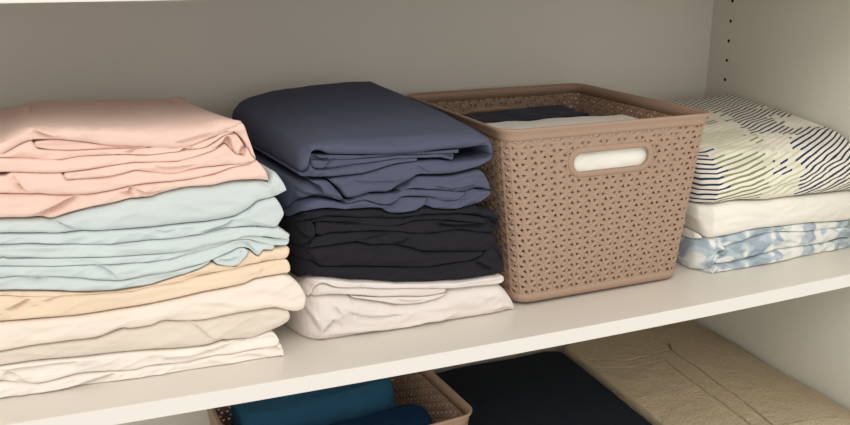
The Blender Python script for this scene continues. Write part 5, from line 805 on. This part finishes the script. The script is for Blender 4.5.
def basket(name, loc, rz, bw, bd, tw, td, H, label, group=None):
    root = thing(name, loc, label, 'basket', group, rz)
    ob, ot = outline(bw, bd, .024), outline(tw, td, .020)
    om = outline((bw + tw) / 2, (bd + td) / 2, .022)
    lens = [seglen(s, .022) for s in om['segs']]; cum = np.concatenate([[0], np.cumsum(lens)]); PER = cum[-1]

    def surf(s, z, off=0.0):
        s = s % PER; i = min(int(np.searchsorted(cum, s, side='right')) - 1, 8); t = (s - cum[i]) / lens[i]
        xb, yb_, nxb, nyb = on_outline(ob, i, t); xt, yt, nxt, nyt = on_outline(ot, i, t)
        f = z / H
        return Vector((xb + (xt - xb) * f + (nxb + nxt) / 2 * off, yb_ + (yt - yb_) * f + (nyb + nyt) / 2 * off, z))

    def emit(nm, verts, faces, smooth, solid=0.0):
        me = bpy.data.meshes.new(nm); me.from_pydata([tuple(v) for v in verts], [], faces); me.validate()
        b3 = bmesh.new(); b3.from_mesh(me); bmesh.ops.remove_doubles(b3, verts=b3.verts, dist=1e-6)
        bmesh.ops.recalc_face_normals(b3, faces=b3.faces) if not solid else None
        b3.to_mesh(me); b3.free()
        for p in me.polygons: p.use_smooth = smooth
        me.materials.append(M['plastic'])
        o = link(bpy.data.objects.new(nm, me), root)
        if solid:
            md = o.modifiers.new('thickness', 'SOLIDIFY'); md.thickness = solid; md.offset = -1
        return o

    # pierced wall: a triangular weave with one small triangular opening per cell
    NC = int(round(PER / .0126 / 2)) * 2; cs = PER / NC; a = cs / .866
    zlo, zhi = .010, H - .010
    rows = int((zhi - zlo) / a) + 1
    a = (zhi - zlo) / rows
    back_s = cum[4] + lens[4] / 2
    hz_, hw_, hh_ = H * .785, .0535, .0125     # handle slot centre height and half size

    def slot_sd(s, z):
        ds = (s + PER / 2) % PER - PER / 2
        db = s % PER - back_s
        u = ds if abs(ds) < abs(db) else db
        r_ = .0115
        qx, qz = abs(u) - (hw_ - r_), abs(z - hz_) - (hh_ - r_)
        return math.hypot(max(qx, 0), max(qz, 0)) + min(max(qx, qz), 0) - r_, u
    pt = {}
    def P(i, j):
        z = min(max(zlo + (j + (.5 if i % 2 else 0)) * a, zlo), zhi)
        return (i * cs, z)
    tris = []
    for i in range(NC):
        for j in range(-1, rows + 1):
            if i % 2 == 0: T3 = [((i, j), (i + 1, j), (i, j + 1)), ((i + 1, j), (i + 1, j + 1), (i, j + 1))]
            else: T3 = [((i, j), (i + 1, j + 1), (i, j + 1)), ((i, j), (i + 1, j), (i + 1, j + 1))]
            for t3 in T3:
                pts = [P(*q) for q in t3]
                if len({(round(p[0], 6), round(p[1], 6)) for p in pts}) < 3: continue
                if max(p[1] for p in pts) - min(p[1] for p in pts) < 1e-5: continue
                tris.append((t3, pts))
    keep, gone = [], set()
    for t3, pts in tris:
        c = (sum(p[0] for p in pts) / 3, sum(p[1] for p in pts) / 3)
        if slot_sd(*c)[0] < .003: gone.update((q[0] % NC, q[1]) for q in t3)
        else: keep.append((t3, pts))
    def snap(q, p):
        sd, u = slot_sd(*p)
        if (q[0] % NC, q[1]) in gone and sd < .02 or sd < .004:
            for _ in range(3):
                sd, u = slot_sd(*p); g = 1e-4
                gx = (slot_sd(p[0] + g, p[1])[0] - sd) / g; gz = (slot_sd(p[0], p[1] + g)[0] - sd) / g
                p = (p[0] - gx * (sd - .0042), p[1] - gz * (sd - .0042))
        return p
    verts, faces = [], []
    for t3, pts in keep:
        pts = [snap(q, p) for q, p in zip(t3, pts)]
        c = (sum(p[0] for p in pts) / 3, sum(p[1] for p in pts) / 3)
        area = abs((pts[1][0] - pts[0][0]) * (pts[2][1] - pts[0][1]) - (pts[2][0] - pts[0][0]) * (pts[1][1] - pts[0][1])) / 2
        full = .5 * a * cs
        n0 = len(verts)
        verts += [surf(p[0], p[1]) for p in pts]
        if area < .75 * full or min(slot_sd(*p)[0] for p in pts) < .0035:
            if area > 1e-7: faces.append((n0, n0 + 1, n0 + 2))
            continue
        k = .345; rot = math.radians(24)
        inner = []
        for m_, p in enumerate(pts):
            dx, dz = (p[0] - c[0]) * k, (p[1] - c[1]) * k
            inner.append(surf(c[0] + dx * math.cos(rot) - dz * math.sin(rot), c[1] + dx * math.sin(rot) + dz * math.cos(rot), (-.0014, .0004, -.0006)[m_]))
        verts += inner
        for m_ in range(3):
            m2 = (m_ + 1) % 3
            faces.append((n0 + m_, n0 + m2, n0 + 3 + m2, n0 + 3 + m_))
    emit('pierced_wall', verts, faces, False, solid=.0016)

    # rim, foot band and floor plate
    ss = []
    for i, l in enumerate(lens):
        n_ = 10 if om['segs'][i][0] == 'l' else 8
        ss += [cum[i] + l * t / n_ for t in range(n_)]
    def loft(nm, prof, smooth=True):
        v, f = [], []; n_ = len(prof)
        for s in ss:
            for off, z in prof: v.append(surf(s, z, off))
        for i in range(len(ss)):
            for j in range(n_):
                f.append((i * n_ + j, ((i + 1) % len(ss)) * n_ + j, ((i + 1) % len(ss)) * n_ + (j + 1) % n_, i * n_ + (j + 1) % n_))
        return emit(nm, v, f, smooth)
    loft('rim', [(.0006, H - .016), (.0007, H - .012), (.0012, H - .007), (.0032, H - .0045), (.0040, H - .002), (.0034, H - .0003), (.0012, H), (-.0008, H - .001), (-.0026, H - .004), (-.0026, H - .016)])
    v, f = [], []
    prof = [(-.0026, zlo + .004), (.0006, zlo + .004), (.0006, .006), (-.0008, .0022), (-.0045, .0004), (-.009, .0004), (-.009, .003), (-.0045, .004), (-.0026, .007)]
    n_ = len(prof)
    loft('foot_band', prof)
    v = [surf(s, .001, -.0085) for s in ss] + [surf(s, .0035, -.0085) for s in ss]
    n2 = len(ss)
    f = [tuple(range(n2))[::-1], tuple(range(n2, 2 * n2))] + [(i, (i + 1) % n2, n2 + (i + 1) % n2, n2 + i) for i in range(n2)]
    emit('floor_plate', v, f, False)

    # smooth surround of the two handle slots
    for s0 in (0.0, back_s):
        v, f = [], []; m_ = 48
        prof = [(0, .0012), (.0014, .002), (.0062, .0018), (.0078, .0002), (.0078, -.0026), (0, -.0026)]
        hv = []
        for k in range(m_):
            t = k / m_ * 2 * math.pi
            # superellipse-like stadium point and outward normal
            r_ = .0115
            cx_, cz_ = math.cos(t), math.sin(t)
            px_ = (hw_ - r_) * np.sign(cx_) if abs(cx_) > 1e-9 else 0
            pz_ = (hh_ - r_) * np.sign(cz_)
            hv.append((px_, pz_, cx_, cz_))
        for (px_, pz_, cx_, cz_) in hv:
            for o_, off in prof:
                v.append(surf(s0 + px_ + cx_ * (.0115 + o_), hz_ + pz_ + cz_ * (.0115 + o_), off))
        n_ = len(prof)
        for i in range(m_):
            for j in range(n_):
                f.append((i * n_ + j, ((i + 1) % m_) * n_ + j, ((i + 1) % m_) * n_ + (j + 1) % n_, i * n_ + (j + 1) % n_))
        emit('handle', v, f, True)
    return root


basket('storage_basket', (.6027, 1.0488, .0), .012, .2640, .3247, .3170, .3365, .2370,
       'taupe pierced plastic basket with an oval handle slot, standing on the main shelf', 'pierced taupe baskets')
basket('storage_basket', (.2655, 1.071, LOW + .0001), .09, .2780, .270, .3320, .280, .2370,
       'taupe pierced plastic basket below the shelf, filled with blue towels', 'pierced taupe baskets')


def world(pts): return [(p[0] * 1000, p[1] * 1000) for p in pts]


def lump(nm, x0, x1, z0, z1, Y, depth, mat, label, cat, group=None, parts=None, seed=3, rz=0.0):
    """a folded cloth made of stacked folds between x0..x1 and z0..z1"""
    t = thing(nm, ((x0 + x1) / 2, Y + depth / 2, z0), label, cat, group)
    n_ = len(parts)
    for k, (pn, f0, f1, kw) in enumerate(parts):
        b_ = z0 + (z1 - z0) * f0; t_ = z0 + (z1 - z0) * f1
        rng = np.random.RandomState(seed + k)
        ins = .014 if (rz and f0 == 0) else 0.0
        xs = np.linspace(x0 + ins, x1 - ins, 9)
        jb = rng.normal(0, .0008, 9) * (0 if f0 == 0 else 1); jt = rng.normal(0, .0008, 9)
        fold(pn, t, mat, world(zip(xs, t_ + jt)), world(zip(xs, b_ + jb)), Y, depth=depth, seed=seed + k, **kw)
    t.rotation_euler = (0, 0, rz)
    return t


bz0 = .0
lump('folded_sheet', .4900, .7110, bz0 + .0045, bz0 + .115, .8918, .160, M['inner'], 'white folded sheet low in the shelf basket, glimpsed through its lower holes', 'sheet', 'sheets in the shelf basket',
     [('fold', 0, .3, dict(amp=.0005, e=5)), ('fold', .3, .62, dict(dy=.002, amp=.0005, e=5)), ('fold', .62, 1, dict(amp=.0005, e=5))], seed=5)
lump('folded_sheet', .4740, .7350, bz0 + .116, bz0 + .2125, .8883, .178, M['inner'], 'white folded sheet heaped in the shelf basket, seen through the handle slot', 'sheet', 'sheets in the shelf basket',
     [('lower_fold', 0, .34, dict(dy=.002, amp=.0005, e=5)), ('top_wrap', .34, 1, dict(r=.03, rl=.004, e=2.6, top=True, rise=(.0, -.002), bulge=.003, amp=.0010, rp=.012))], seed=9)
lump('folded_cloth', .4930, .7000, bz0 + .0045, bz0 + .2060, 1.0760, .110, M['navycloth'], 'dark navy folded cloth behind the white sheet in the shelf basket', 'cloth', None,
     [('lower_fold', 0, .5, {}), ('top_fold', .5, 1, dict(r=.012, top=True, bulge=.002, rise=(.0, .003)))], seed=13)

# ------------------------------------------------------------------ bottom compartment
lump('folded_towel', .148, .400, LOW + .0045, -.207, .955, .095, M['navytowel'], 'dark navy towel in front in the low basket under the shelf', 'towel', 'towels in the low basket',
     [('lower_fold', 0, .55, dict(r=.03, e=2.2)), ('top_fold', .55, 1, dict(r=.035, e=2.0, top=True, rp=.025))], seed=21, rz=.09)
lump('folded_towel', .126, .372, LOW + .0045, -.194, 1.065, .098, M['teal'], 'teal blue towel behind the navy one in the low basket', 'towel', 'towels in the low basket',
     [('lower_fold', 0, .5, dict(r=.03, e=2.2)), ('top_fold', .5, 1, dict(r=.03, e=2.0, top=True, rp=.02))], seed=25, rz=.09)
lump('folded_towel', .462, .733, LOW + .0004, -.250, .785, .43, M['charcoal'], 'large charcoal towel lying between the low basket and the beige mat', 'towel', None,
     [('lower_fold', 0, .5, dict(r=.04, e=2.2)), ('top_fold', .5, 1, dict(r=.045, e=2.0, top=True, rp=.03, bulge=.006, amp=.002))], seed=31)


def groove(X, Y):
    g = np.zeros(X.shape)
    for pts in MAT_LINES:
        d, _ = poly_dist(X, Y, np.array(pts))
        g -= .0055 * np.exp(-(d / .0014) ** 2)
    u = np.clip((X - .738) / (1.046 - .738), 0, 1)
    return g + .012 * np.sin(np.pi * np.clip(u * 1.05, 0, 1)) ** .8 - .004 * np.exp(-((Y - .98) / .05) ** 2) * u


MAT_LINES = [[(0.7509, 1.1251), (0.7981, 1.087), (0.8468, 1.0819), (0.8974, 1.0892), (0.8959, 1.009), (0.8887, 0.9157), (0.8747, 0.8151)], [(0.747, 1.0934), (0.7918, 1.0631), (0.8385, 1.0563), (0.8601, 1.0598), (0.8542, 0.958), (0.8459, 0.8207)], [(0.8974, 1.0892), (0.9092, 1.1132)]]
bt = thing('bath_mat', (.88, 1.0, LOW), 'beige terry bath mat with grooved border, folded beside the right wall', 'bath mat')
fold('lower_fold', bt, M['mat'], world([(.738, -.33), (1.046, -.33)]), world([(.738, LOW + .0004), (1.046, LOW + .0004)]), (.770), depth=.445, r=.045, e=2.2, seed=41)
fold('top_fold', bt, M['mat'], world([(.738, -.2455), (.76, -.243), (1.0, -.246), (1.046, -.249)]), world([(.738, -.33), (1.046, -.33)]), .766, depth=.452, r=.05, e=2.0, rp=.03, top=True, nt=430, amp=.0018, seed=43, topfn=groove, nx=480)

# ------------------------------------------------------------------ light and camera
def area(name, loc, target, size, power, col, sy=None):
    l = bpy.data.lights.new(name, 'AREA'); l.energy = power; l.color = col; l.shape = 'RECTANGLE'; l.size = size; l.size_y = sy or size
    o = bpy.data.objects.new(name, l); o.location = loc
    o.rotation_euler = (Vector(target) - Vector(loc)).to_track_quat('-Z', 'Y').to_euler()
    return link(o)


area('ceiling_light', (-.35, -1.15, 1.95), (.4, .95, .0), 1.1, 19, (1, .97, .925), 1.1)
w = bpy.data.worlds.new('room'); w.use_nodes = True; scene.world = w
nt = w.node_tree; bgn = nt.nodes['Background']
tcw = N(nt, 'ShaderNodeTexCoord'); sxw = N(nt, 'ShaderNodeSeparateXYZ'); nt.links.new(tcw.outputs['Generated'], sxw.inputs[0])
rw = N(nt, 'ShaderNodeValToRGB'); rw.color_ramp.elements[0].position = .40; rw.color_ramp.elements[0].color = (.50, .485, .455, 1)
rw.color_ramp.elements[1].position = .60; rw.color_ramp.elements[1].color = (.64, .622, .588, 1)     # pale walls and ceiling above, darker floor below
nt.links.new(math_(nt, 'MULTIPLY_ADD', sxw.outputs[2], .5, .5), rw.inputs[0]); nt.links.new(rw.outputs[0], bgn.inputs[0])
bgn.inputs[1].default_value = 1.9

cam = bpy.data.cameras.new('camera'); cam.sensor_width = 36; cam.sensor_fit = 'HORIZONTAL'
cam.lens = 818.704 * 36 / 850; cam.clip_start = .02
co = bpy.data.objects.new('camera', cam); link(co)
R = Matrix([[0.931075, 0.108476, -0.348328], [-0.364776, 0.260709, -0.893851], [-0.006149, 0.959304, 0.282309]])
co.matrix_world = Matrix.Translation((0, 0, .42199)) @ R.to_4x4()
scene.camera = co
vs = scene.view_settings
vs.view_transform = 'Standard'; vs.look = 'None'; vs.gamma = 1; vs.use_curve_mapping = False
vs.exposure = 0.0
